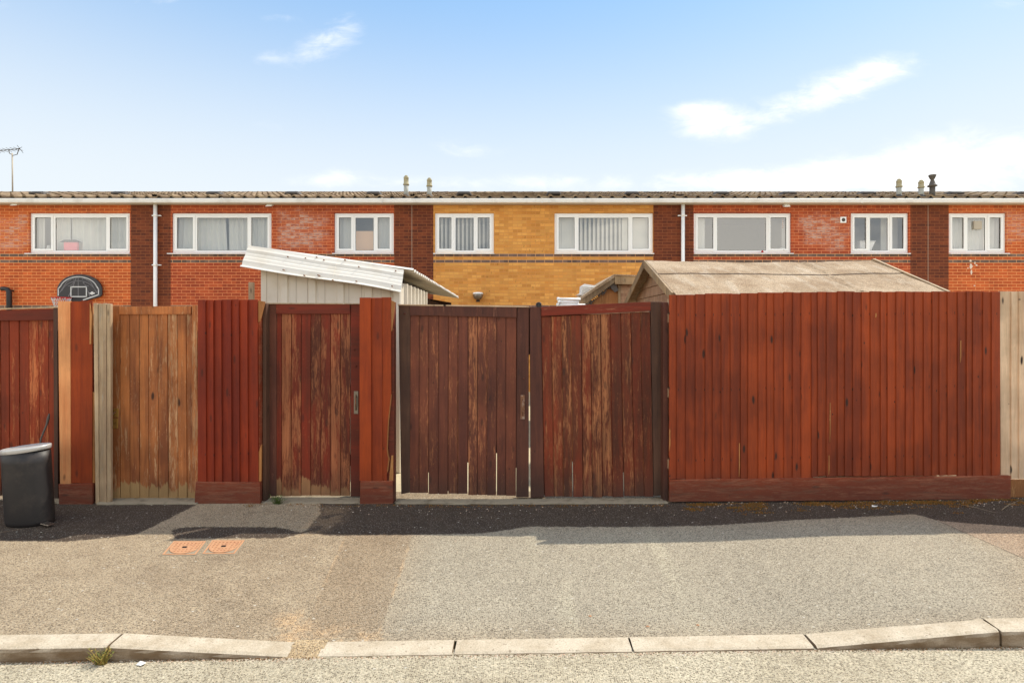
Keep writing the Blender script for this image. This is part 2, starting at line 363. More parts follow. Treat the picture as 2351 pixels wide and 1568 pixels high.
M['room'] = plain('room', S(188, 180, 158), .9, .1, amp=.1)
M['room_floor'] = plain('room_floor', S(120, 105, 90), .9, .1, amp=.1)
M['black_plastic'] = plain('black_plastic', S(40, 36, 36), .45, .4, amp=.2)
M['bin'] = plain('bin', S(40, 36, 35), .5, .4, amp=.45, nscale=6, dirt=S(74, 64, 56), dirtamt=.5)
M['bin_lid'] = plain('bin_lid', S(200, 198, 194), .35, .6, metal=.3, amp=.15, nscale=7, dirt=S(160, 150, 140), dirtamt=.5)
M['steel'] = plain('steel', S(132, 120, 108), .35, .6, metal=.8, amp=.25)
M['rust'] = plain('rust', S(130, 88, 62), .6, .4, metal=.3, amp=.5, nscale=30, dirt=S(180, 170, 155), dirtamt=.6)
M['brass'] = plain('brass', S(206, 160, 84), .4, .5, metal=.6, amp=.4, nscale=30, dirt=S(120, 70, 30), dirtamt=.6)
M['flue'] = plain('flue', S(170, 168, 158), .7, amp=.25, nscale=10)
M['flue_cap'] = plain('flue_cap', S(168, 156, 124), .8, amp=.3, nscale=10)
M['dark_cowl'] = plain('dark_cowl', S(92, 84, 76), .7, amp=.3, nscale=12)
M['vent_dark'] = plain('vent_dark', S(84, 76, 70), .7, amp=.25)
M['white_sheet'] = plain('white_sheet', S(226, 218, 206), .55, .4, amp=.10, nscale=2.5, dirt=S(196, 178, 150), dirtamt=.45)
M['white_wall'] = plain('white_wall', S(226, 216, 198), .6, .4, amp=.1, nscale=2.0, dirt=S(190, 172, 140), dirtamt=.5)
M['white_rag'] = plain('white_rag', S(234, 230, 224), .8, amp=.1)
M['terracotta'] = plain('terracotta', S(200, 150, 112, .9), .85, .3, amp=.35, nscale=25, bump=.5, dirt=S(150, 100, 76), dirtamt=.5)
M['dark_gap'] = plain('dark_gap', S(60, 40, 30), .9, .2)
M['red_rim'] = plain('red_rim', S(190, 40, 34), .4, .5)
M['board_black'] = plain('board_black', S(44, 40, 44), .35, .5, amp=.2)
M['board_white'] = plain('board_white', S(216, 214, 212), .5, amp=.1)
M['board_grey'] = plain('board_grey', S(120, 116, 120), .5, amp=.1)
M['pink'] = plain('pink', S(226, 120, 130), .6)
M['concrete'] = plain('concrete', S(150, 138, 118), .9, .2, amp=.4, nscale=7, bump=.8, dirt=S(84, 74, 58), dirtamt=.7)
M['mortar_line'] = plain('mortar_line', S(176, 150, 130), .8, .2)
M['paint_spill'] = plain('paint_spill', S(230, 210, 192), .7, .2)

def kerbmat():
    m_, t, b, o = newmat('kerb'); p = t.pos(); x, y, z = t.xyz(p)
    n = t.noise(p, 5.0, 6, .65); f = t.noise(p, 140.0, 3, .6); sp = t.noise(p, 60, 4)
    c = t.mix(t.step(n, .35, .7), S(216, 200, 176), S(192, 174, 148))
    c = t.gain(c, t.m('ADD', .70, t.m('MULTIPLY', t.step(f, .3, .7), .26)))
    c = t.mix(t.step(sp, .62, .70, 0, .6), c, S(110, 92, 72))
    c = t.mix(t.step(t.noise(p, 11.0, 5, .7), .56, .70, 0, .4), c, S(150, 130, 104))
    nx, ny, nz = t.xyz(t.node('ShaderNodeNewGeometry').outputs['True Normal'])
    face = t.step(nz, .8, .3)                               # upright face: road grime, with its shade painted in too
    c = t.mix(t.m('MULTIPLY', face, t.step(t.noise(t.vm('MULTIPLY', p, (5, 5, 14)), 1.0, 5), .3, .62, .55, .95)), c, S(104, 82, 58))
    finish(t, b, c, .9, t.m('ADD', f, n), .003, .7, .2); return m_
M['kerb'] = kerbmat()

def asphalt(name, region=False, base=(198, 177, 147), dark=(150, 128, 103), k=.74):
    m_, t, b, o = newmat(name); p = t.pos()
    big = t.noise(p, .9, 4, .6); mid = t.noise(p, 7.0, 5, .65)
    f = t.noise(p, 115.0, 4, .75); f2 = t.noise(p, 60.0, 3, .65)
    vd, vc = t.vor(p, 95.0, dim='2D'); vcx = t.xyz(vc)[0]
    A = S(*base, k); B = S(*dark, k)
    c = t.mix(t.step(t.m('ADD', t.m('MULTIPLY', big, .6), t.m('MULTIPLY', mid, .4)), .35, .65), A, t.mix(.55, A, B))
    c = t.mix(t.step(t.noise(p, 2.6, 6, .7), .54, .70, 0, .35), c, S(120, 102, 84, k))
    if region:
        at = t.attr('reg'); ar, ag, ab = t.xyz(at.outputs['Color']); a2 = t.attr('reg2'); br, bg_, bb = t.xyz(a2.outputs['Color'])
        wob = t.m('MULTIPLY', t.m('SUBTRACT', t.noise(p, 22.0, 5, .7), .5), .05)
        def msk(s_, soft=.006, amp=1.0): return t.step(t.m('ADD', s_, t.m('MULTIPLY', wob, amp)), -soft, soft)
        c = t.mix(t.m('MULTIPLY', msk(bb, .3, 3), .55), c, S(190, 184, 166, k))         # greyer newer surface on the right
        c = t.mix(t.m('MULTIPLY', msk(ag, .01), .50), c, S(164, 140, 112, k))           # tan trench reinstatement
        c = t.mix(t.m('MULTIPLY', msk(ab, .008), .5), c, S(196, 164, 138, k))
        seam = t.m('MULTIPLY', t.step(t.m('ADD', t.m('ABSOLUTE', ab), t.m('MULTIPLY', wob, .3)), .009, .002), .6)
        c = t.mix(seam, c, S(70, 58, 46, k))
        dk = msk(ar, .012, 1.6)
        c = t.mix(t.m('MULTIPLY', dk, .93), c, t.mix(mid, S(94, 78, 68, .62), S(66, 54, 48, .62)))  # dark tarmac by the fence, plus the painted shadow bump
        sand = t.m('MULTIPLY', t.step(t.m('ADD', br, t.m('MULTIPLY', wob, 5)), -.10, .04), t.step(mid, .38, .56))
        edge = t.m('MULTIPLY', t.m('MULTIPLY', t.step(t.m('ADD', t.m('ABSOLUTE', ag), t.m('MULTIPLY', wob, .8)), .016, .004), t.m('SUBTRACT', 1.0, dk)), t.step(t.noise(p, 5.0, 3), .42, .56))
        c = t.mix(t.m('MULTIPLY', t.m('MAXIMUM', sand, t.m('MULTIPLY', edge, .5)), t.m('SUBTRACT', 1.0, t.m('MULTIPLY', dk, .72))), c, S(214, 180, 140, k))
        pale = t.m('MULTIPLY', t.step(t.noise(t.vm('MULTIPLY', p, (3.2, .25, 1)), 1.0, 2, .4), .50, .68), t.m('MULTIPLY', msk(bg_, .35, 2), .62))
        c = t.mix(pale, c, S(226, 214, 184, k))
    g = t.m('ADD', .40, t.m('ADD', t.m('MULTIPLY', t.step(f, .33, .67), .82), t.m('MULTIPLY', t.step(f2, .30, .70), .24)))
    c = t.gain(c, g)
    c = t.mix(t.m('MULTIPLY', t.step(vcx, .78, .84), t.step(vd, .34, .22, 0, .45)), c, S(222, 210, 190, k))
    c = t.mix(t.m('MULTIPLY', t.step(vcx, .30, .22), t.step(vd, .48, .25, 0, .8)), c, S(92, 78, 62, k))
    v3, c3 = t.vor(p, 9.0, dim='2D')
    c = t.mix(t.m('MULTIPLY', t.step(t.xyz(c3)[1], .82, .84), t.step(v3, .075, .045, 0, .7)), c, S(232, 222, 204, k))
    finish(t, b, c, .92, t.m('ADD', t.m('MULTIPLY', f, .7), t.m('ADD', t.m('MULTIPLY', f2, .8), t.m('MULTIPLY', vd, -.6))), .006, .9, .2)
    return m_
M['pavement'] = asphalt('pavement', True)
M['road'] = asphalt('road', False, (218, 204, 176), (176, 160, 132), .76)
M['garden'] = plain('garden', S(196, 182, 150), .95, .1, amp=.4, nscale=3)
M['far_ground'] = plain('far_ground', S(110, 118, 74), .95, .1, amp=.4, nscale=.5)

def tilemat():
    m_, t, b, o = newmat('roof_tile'); p = t.pos(); at = t.attr('brd').outputs['Color']; r, g, q = t.xyz(at)
    n = t.noise(p, 3.0, 5, .65); n2 = t.noise(p, 30., 4)
    c = t.mix(t.step(n, .35, .65), S(170, 146, 116, .8), S(128, 104, 82, .8))
    c = t.gain(c, t.m('ADD', .6, t.m('ADD', t.m('MULTIPLY', r, .4), t.m('MULTIPLY', n2, .4))))
    c = t.mix(t.step(n2, .60, .72, 0, .7), c, S(96, 86, 56, .7))
    finish(t, b, c, .9, n2, .004, .8, .2); return m_
M['tile'] = tilemat()

def feltmat():
    m_, t, b, o = newmat('roof_felt'); p = t.pos(); x, y, z = t.xyz(p)
    n = t.noise(p, 2.2, 6, .7); s = t.noise(t.vm('MULTIPLY', p, (9, 2.0, 2.0)), 1.0, 4, .6); f = t.noise(p, 90., 3)
    c = t.mix(t.step(n, .35, .65), S(218, 190, 158, .95), S(186, 156, 124, .95))
    c = t.mix(t.step(s, .50, .66, 0, .35), c, S(240, 222, 198, .95))
    c = t.gain(c, t.m('ADD', .42, t.m('MULTIPLY', t.step(f, .3, .7), .5)))
    c = t.mix(t.step(t.noise(p, 24, 4), .60, .72, 0, .5), c, S(140, 112, 80, .8))
    finish(t, b, c, .95, f, .003, .8, .15); return m_
M['felt'] = feltmat()

def glassmat():
    m_ = bpy.data.materials.new('glass'); m_.use_nodes = True; t = NT(m_.node_tree); t.n.clear()
    gl = t.node('ShaderNodeBsdfGlossy'); gl.inputs['Roughness'].default_value = .015; gl.inputs['Color'].default_value = (.95, .96, .97, 1)
    tr = t.node('ShaderNodeBsdfTransparent'); tr.inputs['Color'].default_value = (.95, .94, .92, 1)
    bp = t.node('ShaderNodeBump'); bp.inputs['Strength'].default_value = .15; bp.inputs['Distance'].default_value = .01
    t.put(bp.inputs['Height'], t.noise(t.pos(), 1.6, 2)); t.l.new(bp.outputs[0], gl.inputs['Normal'])
    mx = t.node('ShaderNodeMixShader'); mx.inputs[0].default_value = .19; t.l.new(tr.outputs[0], mx.inputs[1]); t.l.new(gl.outputs[0], mx.inputs[2])
    o = t.node('ShaderNodeOutputMaterial'); t.l.new(mx.outputs[0], o.inputs[0]); return m_
M['glass'] = glassmat()
def leafmat(name, A, B):
    m_, t, b, o = newmat(name); at = t.attr('brd').outputs['Color']; r, g, q = t.xyz(at)
    finish(t, b, t.mix(r, A, B), .7, spec=.25); return m_
M['weed'] = leafmat('weed', (.05, .09, .02, 1), (.10, .13, .03, 1))
M['weed_dry'] = leafmat('weed_dry', (.42, .26, .07, 1), (.13, .17, .035, 1))
M['moss'] = leafmat('moss', (.36, .13, .022, 1), (.10, .085, .022, 1))
M['stone_bit'] = leafmat('stone_bit', (.55, .34, .22, 1), (.62, .54, .44, 1))
M['gutter_dirt'] = leafmat('gutter_dirt', (.10, .065, .035, 1), (.22, .15, .08, 1))
M['twig'] = leafmat('twig', (.22, .15, .09, 1), (.42, .34, .24, 1))

# ------------------------------------------------------------------ ground, pavement, road, kerb
def Yk(x): return 2.885 + .026 * x                    # front foot of the kerb
def interp(x, pts):
    if x <= pts[0][0]: return pts[0][1]
    for (a, b), (c, d) in zip(pts, pts[1:]):
        if x <= c: return b + (d - b) * (x - a) / (c - a)
    return pts[-1][1]
KP = [(-2.05, .002), (-1.12, -.058), (1.52, -.055), (2.50, .018)]
def kz(x): return interp(x, KP)
def pz(x, y):
    t_ = min(1, max(0, (y - Yk(x) - .12) / 1.9)); t_ = t_ * t_ * (3 - 2 * t_) * .6 + t_ * .4
    return (kz(x) + .0) * (1 - t_) + .0035 * math.sin(x * 1.7 + y * 2.3) * t_
def gpt(px, py):                                       # where a sight line meets the pavement
    Y = CAMZ * F / (py - HY)
    for _ in range(6): Y = (CAMZ - pz(X(px, Y), Y)) * F / (py - HY)
    return X(px, Y), Y
def sdist(poly):
    P = poly
    def f(x, y):
        d = 1e9; ins = False; n = len(P)
        for i in range(n):
            ax, ay = P[i]; bx, by = P[(i + 1) % n]
            ex, ey = bx - ax, by - ay; wx, wy = x - ax, y - ay
            k = max(0, min(1, (wx * ex + wy * ey) / (ex * ex + ey * ey + 1e-12)))
            d = min(d, (wx - ex * k) ** 2 + (wy - ey * k) ** 2)
            if (ay > y) != (by > y) and x < (bx - ax) * (y - ay) / (by - ay) + ax: ins = not ins
        return math.sqrt(d) * (1 if ins else -1)
    return f
G = lambda *pts: [gpt(*p) for p in pts]
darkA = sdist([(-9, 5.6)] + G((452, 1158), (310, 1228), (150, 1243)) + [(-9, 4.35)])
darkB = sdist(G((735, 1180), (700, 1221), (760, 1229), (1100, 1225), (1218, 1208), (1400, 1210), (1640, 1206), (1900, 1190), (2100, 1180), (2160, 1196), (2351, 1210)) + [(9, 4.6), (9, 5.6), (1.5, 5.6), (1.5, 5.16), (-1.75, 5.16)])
shadow_bump = sdist(G((392, 1214), (440, 1209), (640, 1210), (700, 1224), (640, 1236), (400, 1236)))  # bump of the fence shadow painted into the pavement colour
trench = sdist(G((806, 1205), (955, 1205), (868, 1462), (688, 1462)))
cornr = sdist(G((2130, 1185), (2351, 1282)) + [(9, 3.6), (9, 5.3)])
sandq = sdist(G((742, 1160), (800, 1162), (790, 1195), (745, 1222), (690, 1226), (722, 1190)))
sandp = sdist(G((650, 1420), (690, 1410), (700, 1450), (800, 1445), (858, 1462), (720, 1500), (640, 1500)))
pales = sdist(G((1200, 1225), (1600, 1225), (1560, 1440), (1230, 1440)))
greyr = sdist(G((960, 1215), (2130, 1190), (2351, 1282), (2351, 1430), (1900, 1468), (870, 1462)))
pm = MB(); xs = []; x_ = -9.0
while x_ < 9.01:
    xs.append(x_); x_ += .05 if abs(x_) < 4.6 else .3
NY = 46
grid = []
for i, x in enumerate(xs):
    for j in range(NY + 1):
        y0 = Yk(x) + .115; y = y0 + (5.52 - y0) * j / NY
        grid.append((x, y, pz(x, y)))
fs = [(i * (NY + 1) + j, (i + 1) * (NY + 1) + j, (i + 1) * (NY + 1) + j + 1, i * (NY + 1) + j + 1) for i in range(len(xs) - 1) for j in range(NY)]
pm.add(grid, fs, 0, (0, 0, 0), True)
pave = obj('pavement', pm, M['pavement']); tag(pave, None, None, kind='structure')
for nm, fn in (('reg', (lambda x, y: max(darkA(x, y), darkB(x, y), shadow_bump(x, y)), trench, cornr)), ('reg2', (lambda x, y: max(sandp(x, y), sandq(x, y) - .03), pales, greyr))):
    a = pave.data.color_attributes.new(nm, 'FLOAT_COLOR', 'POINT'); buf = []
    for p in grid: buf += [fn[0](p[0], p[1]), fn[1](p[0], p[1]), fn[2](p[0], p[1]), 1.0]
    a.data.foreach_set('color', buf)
rm = MB(); rxs = [-60, -9] + [k * .5 for k in range(-16, 17)] + [9, 60]
rv = []
for x in rxs: rv += [(x, -9, -.03), (x, .8, -.035), (x, Yk(x) - .25, -.062), (x, Yk(x) + .06, -.069)]
rm.add(rv, [(i * 4 + j, (i + 1) * 4 + j, (i + 1) * 4 + j + 1, i * 4 + j + 1) for i in range(len(rxs) - 1) for j in range(3)], 0, None, True)
tag(obj('road', rm, M['road']), None, None, kind='structure')
gm = MB().quad((-30, 5.50, -.006), (30, 5.50, -.006), (30, 22, -.006), (-30, 22, -.006))
tag(obj('garden_ground', gm, M['garden']), None, None, kind='structure')
gm = MB().quad((-900, -900, -.25), (900, -900, -.25), (900, 900, -.25), (-900, 900, -.25))
tag(obj('ground', gm, M['far_ground']), None, None, kind='structure')
for sgn, nm in ((-1, 'pavement'), (1, 'pavement')):
    xa, xb = (-60, -9) if sgn < 0 else (9, 60)
    tag(obj(nm, MB().quad((xa, Yk(xa) + .115, -.002), (xb, Yk(xb) + .115, -.002), (xb, 5.52, -.002), (xa, 5.52, -.002)), M['road']), None, None, kind='structure')

def kerb(pxa, pxb, za, zb, label, ztf=None, chip=0):
    def kx(px):
        x = 0.0
        for _ in range(8): x = X(px, Yk(x))
        return x
    xa, xb = kx(pxa), kx(pxb)
    n = 14; v_ = []; rnd = random.Random(int(pxa))
    for i in range(n + 1):
        t_ = i / n; x = xa + (xb - xa) * t_; z = za + (zb - za) * t_; y = Yk(x); j = lambda a: rnd.uniform(-a, a)
        if ztf is not None and t_ > 1 - .12: z -= 0
        e = .004
        prof = [(y + .002, -.12), (y + j(.002), z - .022), (y + .006 + j(.001), z - .008), (y + .020, z - .001 + j(.001)), (y + .121, z + .003), (y + .126, z - .004), (y + .127, -.12)]
        v_ += [(x + (.004 * (1 if i == 0 else -1) if i in (0, n) else 0) + (j(.003) if i in (0, n) else 0), yy, zz) for yy, zz in prof]
    k = 7
    fs = [(i * k + q, (i + 1) * k + q, (i + 1) * k + q + 1, i * k + q + 1) for i in range(n) for q in range(k - 1)] + [tuple(range(k)), tuple(n * k + q for q in range(k - 1, -1, -1))]
    b_ = MB().add([(p) for p in v_], fs)
    o = obj('kerb_stone', b_, M['kerb'], loc=((xa + xb) / 2, Yk((xa + xb) / 2), -.07))
    return tag(o, label, 'kerb stone', 'kerb stones along the road edge')
def kk(px): return kz(X(px, 2.88))
kerb(-620, -176, .002, .002, 'pale concrete kerb stone out at the far left, full height')
kerb(-174, 243, .002, .002, 'full height kerb stone at the left edge, left of the gutter weed')
kerb(247, 660, .002, -.058, 'sloping kerb stone just right of the gutter weed, dropping to road level')
kerb(727, 1039.4, -.058, -.057, 'short flush kerb stone right of the sandy gap in the kerb')
kerb(1041.4, 1452.5, -.057, -.056, 'flush kerb stone in the middle with crisp square ends')
kerb(1455, 1872.5, -.056, -.053, 'flush kerb stone with a broken gritty left corner, right of the middle one')
kerb(1875.5, 2297.5, -.053, .018, 'sloping kerb stone rising to the right towards the raised kerb')
kerb(2300, 2712, .018, .018, 'full height kerb stone at the right edge beyond the rising one')
kerb(2716, 3130, .018, .018, 'pale concrete kerb stone out beyond the right edge')
# dirt fill in the kerb gaps
def mound(name, pts, h, mat, label, cat, kind=None):
    mb = MB(); n = len(pts); cx = sum(p[0] for p in pts) / n; cy = sum(p[1] for p in pts) / n; cz = sum(p[2] for p in pts) / n
    ring = [((p[0] * .55 + cx * .45), (p[1] * .55 + cy * .45), p[2] * .55 + cz * .45 + h) for p in pts]
    mb.add(list(pts) + ring + [(cx, cy, cz + h * 1.1)], [(i, (i + 1) % n, n + (i + 1) % n, n + i) for i in range(n)] + [(n + i, n + (i + 1) % n, 2 * n) for i in range(n)], 0, None, True)
    return obj(name, mb, mat)
M['sand'] = asphalt('sand', False, (214, 186, 146), (160, 132, 98), .78)
gx0, gx1 = X(660, 2.87), X(727, 2.87)
b_ = MB(); v_ = []; NN = 12
for i in range(NN + 1):
    for j in range(9):
        x = gx0 - .02 + (gx1 - gx0 + .04) * i / NN; y = Yk(x) - .035 + .18 * j / 8
        e_ = min(j, 8 - j, 2) / 2
        v_.append((x, y, -.0715 + .0165 * min(1, j / 5.5) + .004 * e_ * mnoise.noise(Vector((x * 20, y * 20, 0)))))
b_.add(v_, [(i * 9 + j, (i + 1) * 9 + j, (i + 1) * 9 + j + 1, i * 9 + j + 1) for i in range(NN) for j in range(8)], 0, None, True)
tag(obj('sand_fill', b_, M['sand']), 'gritty sand washed into the gap between two dropped kerb stones', 'sand', kind='stuff')

# gutter grit: little stones along the kerb foot and over the pavement
gb = MB(); rr = random.Random(3)
def pebble(mb, x, y, z, s):
    a = rr.uniform(0, 6.28); n = 6; v_ = []
    for k in range(n):
        q = a + k * 6.283 / n; r_ = s * rr.uniform(.7, 1.2); v_.append((x + r_ * math.cos(q), y + r_ * .8 * math.sin(q), z + s * .15))
    v_ += [(x, y, z + s * .75), (x, y, z - s * .3)]
    mb.add(v_, [(k, (k + 1) % n, n) for k in range(n)] + [((k + 1) % n, k, n + 1) for k in range(n)])
for _ in range(1500):
    x = rr.uniform(-2.9, 3.0); pebble(gb, x, Yk(x) - abs(rr.gauss(0, .02)), -.068, rr.uniform(.0015, .0055))
for _ in range(260):
    x = rr.uniform(-3.4, 3.4); y = rr.uniform(Yk(x) + .13, 5.1); pebble(gb, x, y, pz(x, y), rr.uniform(.002, .0045))
tag(obj('loose_grit', gb, M['stone_bit']), 'loose grit lying along the gutter and scattered over the pavement', 'grit', kind='stuff')
for (px, py), lb in zip(((1487, 1438), (1602, 1435), (1355, 1414)), ('small orange pebble on the pavement above the middle kerb stone', 'small orange pebble on the pavement, rightmost of the three near the kerb', 'small orange pebble lying furthest from the kerb of the three')):
    x, y = gpt(px, py); mb = MB(); pebble(mb, x, y, pz(x, y), .011); tag(obj('pebble', mb, M['terracotta'], loc=(x, y, pz(x, y))), lb, 'pebble', 'orange pebbles on the pavement')

db = MB(); rr = random.Random(66)
for _ in range(2600):
    x = rr.uniform(-2.9, 3.0) if rr.random() < .5 else (rr.uniform(-2.9, -1.2) if rr.random() < .6 else rr.uniform(1.6, 3.0))
    pebble(db, x, Yk(x) - abs(rr.gauss(0, .011)) + .002, -.0685, rr.uniform(.002, .006))
tag(obj('gutter_dirt', db, M['gutter_dirt']), 'dark crumbly dirt packed along the foot of the kerb', 'dirt', kind='stuff')

# utility covers
def cover(c4, label):
    pts = [Vector((*gpt(*p), 0)) for p in c4]
    c = sum(pts, Vector()) / 4; c.z = pz(c.x, c.y)
    t_ = thing('utility_cover', c, label, 'utility cover', 'utility covers in the pavement')
    def at(u_, v__, dz_): 
        a = pts[0].lerp(pts[1], u_); b = pts[3].lerp(pts[2], u_); p = a.lerp(b, v__); return (p.x, p.y, pz(p.x, p.y) + dz_)
    f = MB(); w_ = .055
    for (a, b, c_, d) in ((0, 1, 0, w_), (0, 1, 1 - w_, 1), (0, w_, w_, 1 - w_), (1 - w_, 1, w_, 1 - w_)):
        f.hexa([at(a, c_, -.01), at(b, c_, -.01), at(b, d, -.01), at(a, d, -.01), at(a, c_, .006), at(b, c_, .006), at(b, d, .006), at(a, d, .006)])
    obj('frame', f, M['terracotta'], t_, bevel=.001)
    l = MB(); poly = [(w_ + .02, 1 - w_ - .02), (w_ + .02, .45)] + [(.5 - .42 * math.cos(k * math.pi / 10), .45 - .38 * math.sin(k * math.pi / 10)) for k in range(0, 11)] + [(1 - w_ - .02, .45), (1 - w_ - .02, 1 - w_ - .02)]
    n = len(poly); top = [at(a, b, .0065) for a, b in poly]; bot = [at(a, b, -.004) for a, b in poly]
    l.add(top + bot, [tuple(range(n)), tuple(range(2 * n - 1, n - 1, -1))] + [(i, i + n, (i + 1) % n + n, (i + 1) % n) for i in range(n)])
    for r_ in range(6):
        for k in range(7):
            a, b = .16 + k * .113, .2 + r_ * .12
            if abs(a - .5) < .12 and abs(b - .5) < .12: continue
            if (a - .5) ** 2 + (max(0, .45 - b)) ** 2 > .13: continue
            l.hexa([at(a, b, .0055), at(a + .045, b, .0055), at(a + .045, b + .05, .0055), at(a, b + .05, .0055), at(a, b, .010), at(a + .045, b, .010), at(a + .045, b + .05, .010), at(a, b + .05, .010)])
    lid = obj('lid', l, M['terracotta'], t_)
    k_ = MB(); a, b = .43, .46
    k_.hexa([at(a, b, .006), at(a + .14, b, .006), at(a + .14, b + .1, .006), at(a, b + .1, .006), at(a, b, .009), at(a + .14, b, .009), at(a + .14, b + .1, .009), at(a, b + .1, .009)])
    ko = obj('key_hole', k_, M['black_plastic'], lid)
    b2 = MB(); q = [at(-.04, -.04, .002), at(1.04, -.04, .002), at(1.04, 1.04, .002), at(-.04, 1.04, .002)]
    b2.hexa([(p[0], p[1], p[2] - .02) for p in q] + q); obj('surround', b2, M['concrete'], t_)
cover(((372, 1274), (449, 1274), (473, 1243), (399, 1243)), 'orange plastic utility cover with a D shaped lid, the left one of the pair')
cover(((464, 1272), (538, 1272), (562, 1241), (487, 1241)), 'orange plastic utility cover with a D shaped lid, the right one of the pair')

# ------------------------------------------------------------------ fence builders
YF = 5.16; YG = 5.28
def feather(mb, xa, xb, z0, z1, yfun, pitch, flip=False, rnd=None, ragged=.006, z0f=None, z1f=None):
    """overlapping feather-edged boards: thick edge of each laps the thin edge of the next"""
    rnd = rnd or random.Random(5); n = max(1, round((xb - xa) / pitch)); xs_ = [xa + (xb - xa) * i / n + (rnd.uniform(-.012, .012) if 0 < i < n else 0) for i in range(n + 1)]
    for i in range(n):
        a, b = xs_[i], xs_[i + 1]; ov = .018
        y = yfun((a + b) / 2); zz0 = (z0f(a) if z0f else z0) + rnd.uniform(-ragged, ragged); zz1 = (z1f((a + b) / 2) if z1f else z1) + rnd.uniform(-ragged, ragged)
        tl = rnd.uniform(-.003, .003)
        if not flip: fa, fb, aa, bb = y - .020, y - .004, a, b + ov      # left edge thick
        else: fa, fb, aa, bb = y - .004, y - .020, a - ov, b
        mb.hexa([(aa, fa, zz0), (bb, fb, zz0), (bb, y, zz0), (aa, y, zz0), (aa + tl, fa, zz1), (bb + tl, fb, zz1), (bb + tl, y, zz1), (aa + tl, y, zz1)])
def tandg(mb, joints_t, joints_b, z0, z1f, y, th=.020, slits=(), rnd=None, z0f=None, gap=.0032):
    """gate boards with grooves; slits = joints that daylight shows through: (index, top z)"""
    rnd = rnd or random.Random(9)
    for i in range(len(joints_t) - 1):
        a, b, c, d = joints_b[i], joints_b[i + 1], joints_t[i], joints_t[i + 1]
        ge = gap * rnd.uniform(.6, 1.4); yy = y + rnd.uniform(-.0025, .0025)
        za = (z0f(a) if z0f else z0) + rnd.uniform(-.006, .006); zb = z1f((c + d) / 2)
        mb.hexa([(a + ge, yy, za), (b - ge, yy, za), (b - ge, yy + th, za), (a + ge, yy + th, za), (c + ge, yy, zb), (d - ge, yy, zb), (d - ge, yy + th, zb), (c + ge, yy + th, zb)])
    sl = dict(slits)
    for i in range(1, len(joints_t) - 1):
        zlow = z0 if not z0f else z0f(joints_b[i]); zt = z1f(joints_t[i]); a, c = joints_b[i], joints_t[i]
        zs = sl.get(i, None); start = zlow if zs is None else zs
        f = (start - zlow) / (zt - zlow); xs0 = a + (c - a) * f
        mb.hexa([(xs0 - .007, y + .008, start), (xs0 + .007, y + .008, start), (xs0 + .007, y + .014, start), (xs0 - .007, y + .014, start), (c - .007, y + .008, zt), (c + .007, y + .008, zt), (c + .007, y + .014, zt), (c - .007, y + .014, zt)])
def plank(mb, pts, y0, y1, c=None):        # pts: 4 (x, z) from lower left, anticlockwise seen from the camera
    (a, b, c_, d) = pts
    mb.hexa([(a[0], y0, a[1]), (b[0], y0, b[1]), (b[0], y1, b[1]), (a[0], y1, a[1]), (d[0], y0, d[1]), (c_[0], y0, c_[1]), (c_[0], y1, c_[1]), (d[0], y1, d[1])], 0, c)
def P(px, py, Y): return (X(px, Y), Z(py, Y))
def latch(px0, px1, py0, py1, Y, parent, mat):
    x0, x1 = X(px0, Y), X(px1, Y); z1, z0 = Z(py0, Y), Z(py1, Y); mb = MB()
    mb.box(x0, x1, Y - .003, Y + .001, z0, z1); xm = (x0 + x1) / 2; h = z1 - z0
    lp = obj('latch_plate', mb, mat, parent, bevel=.001)
    mb = MB(); mb.tube([(xm, Y - .004, z1 - h * .20), (xm + .003, Y - .028, z1 - h * .28), (xm + .004, Y - .030, z0 + h * .40), (xm, Y - .006, z0 + h * .16)], [.005, .006, .006, .004], 8)
    mb.lathe([(.004, Z(py0, Y) - h * .18), (.004, Z(py0, Y) - h * .14)], xm, Y - .006, n=10)
    obj('pull_handle', mb, M['rust'], lp)
def screws(name, pts, r_, Y, mat, parent):
    mb = MB()
    for (px, py) in pts: 
        x, z = P(px, py, Y); mb.tube([(x, Y - .004, z), (x, Y + .002, z)], r_, 10)
    obj(name, mb, mat, parent)

# A  dark red gate at the far left
Y = YG
t_ = thing('garden_gate', (X(60, Y), Y, 0), 'dark red plank gate behind the charcoal bin at the far left', 'gate')
zt = lambda x: Z(730, Y); JT = [X(p, Y) for p in (-106, -84, -62, -41, -20, 1, 21, 44, 66, 89, 111, 128)]
JB = [X(p, Y) for p in (-104, -82, -60, -39, -18, 3, 23, 46, 68, 91, 113, 130)]
mb = MB(); tandg(mb, JT, JB, .03, lambda x: Z(728, Y), Y, rnd=random.Random(1)); obj('boards', mb, M['left_gate'], t_, bevel=.0015)
mb = MB(); plank(mb, [P(-130, 738, Y), P(128, 735, Y), P(128, 709, Y), P(-130, 717, Y)], Y - .022, Y + .0); obj('top_rail', mb, M['rail_red'], t_, bevel=.002)
mb = MB(); plank(mb, [P(129, 1146, Y), P(138, 1146, Y), P(136, 707, Y), P(127, 707, Y)], Y - .024, Y + .03); obj('stile', mb, M['stile_dark'], t_, bevel=.002)
mb = MB(); plank(mb, [P(-132, 1146, Y), P(-106, 1146, Y), P(-106, 715, Y), P(-132, 715, Y)], Y - .024, Y + .03); obj('stile', mb, M['stile_dark'], t_, bevel=.002)
mb = MB(); plank(mb, [P(-132, 709 + 6, Y), P(137, 707, Y), P(137, 704.5, Y), P(-132, 712, Y)], Y - .03, Y + .035); obj('top_edge', mb, M['timber_grey'], t_, bevel=.001)
mb = MB()
for z in (.35, 1.0, 1.6): mb.box(X(-106, Y), X(127, Y), Y + .022, Y + .06, z, z + .09)
obj('ledge', mb, M['rail_red'], t_)

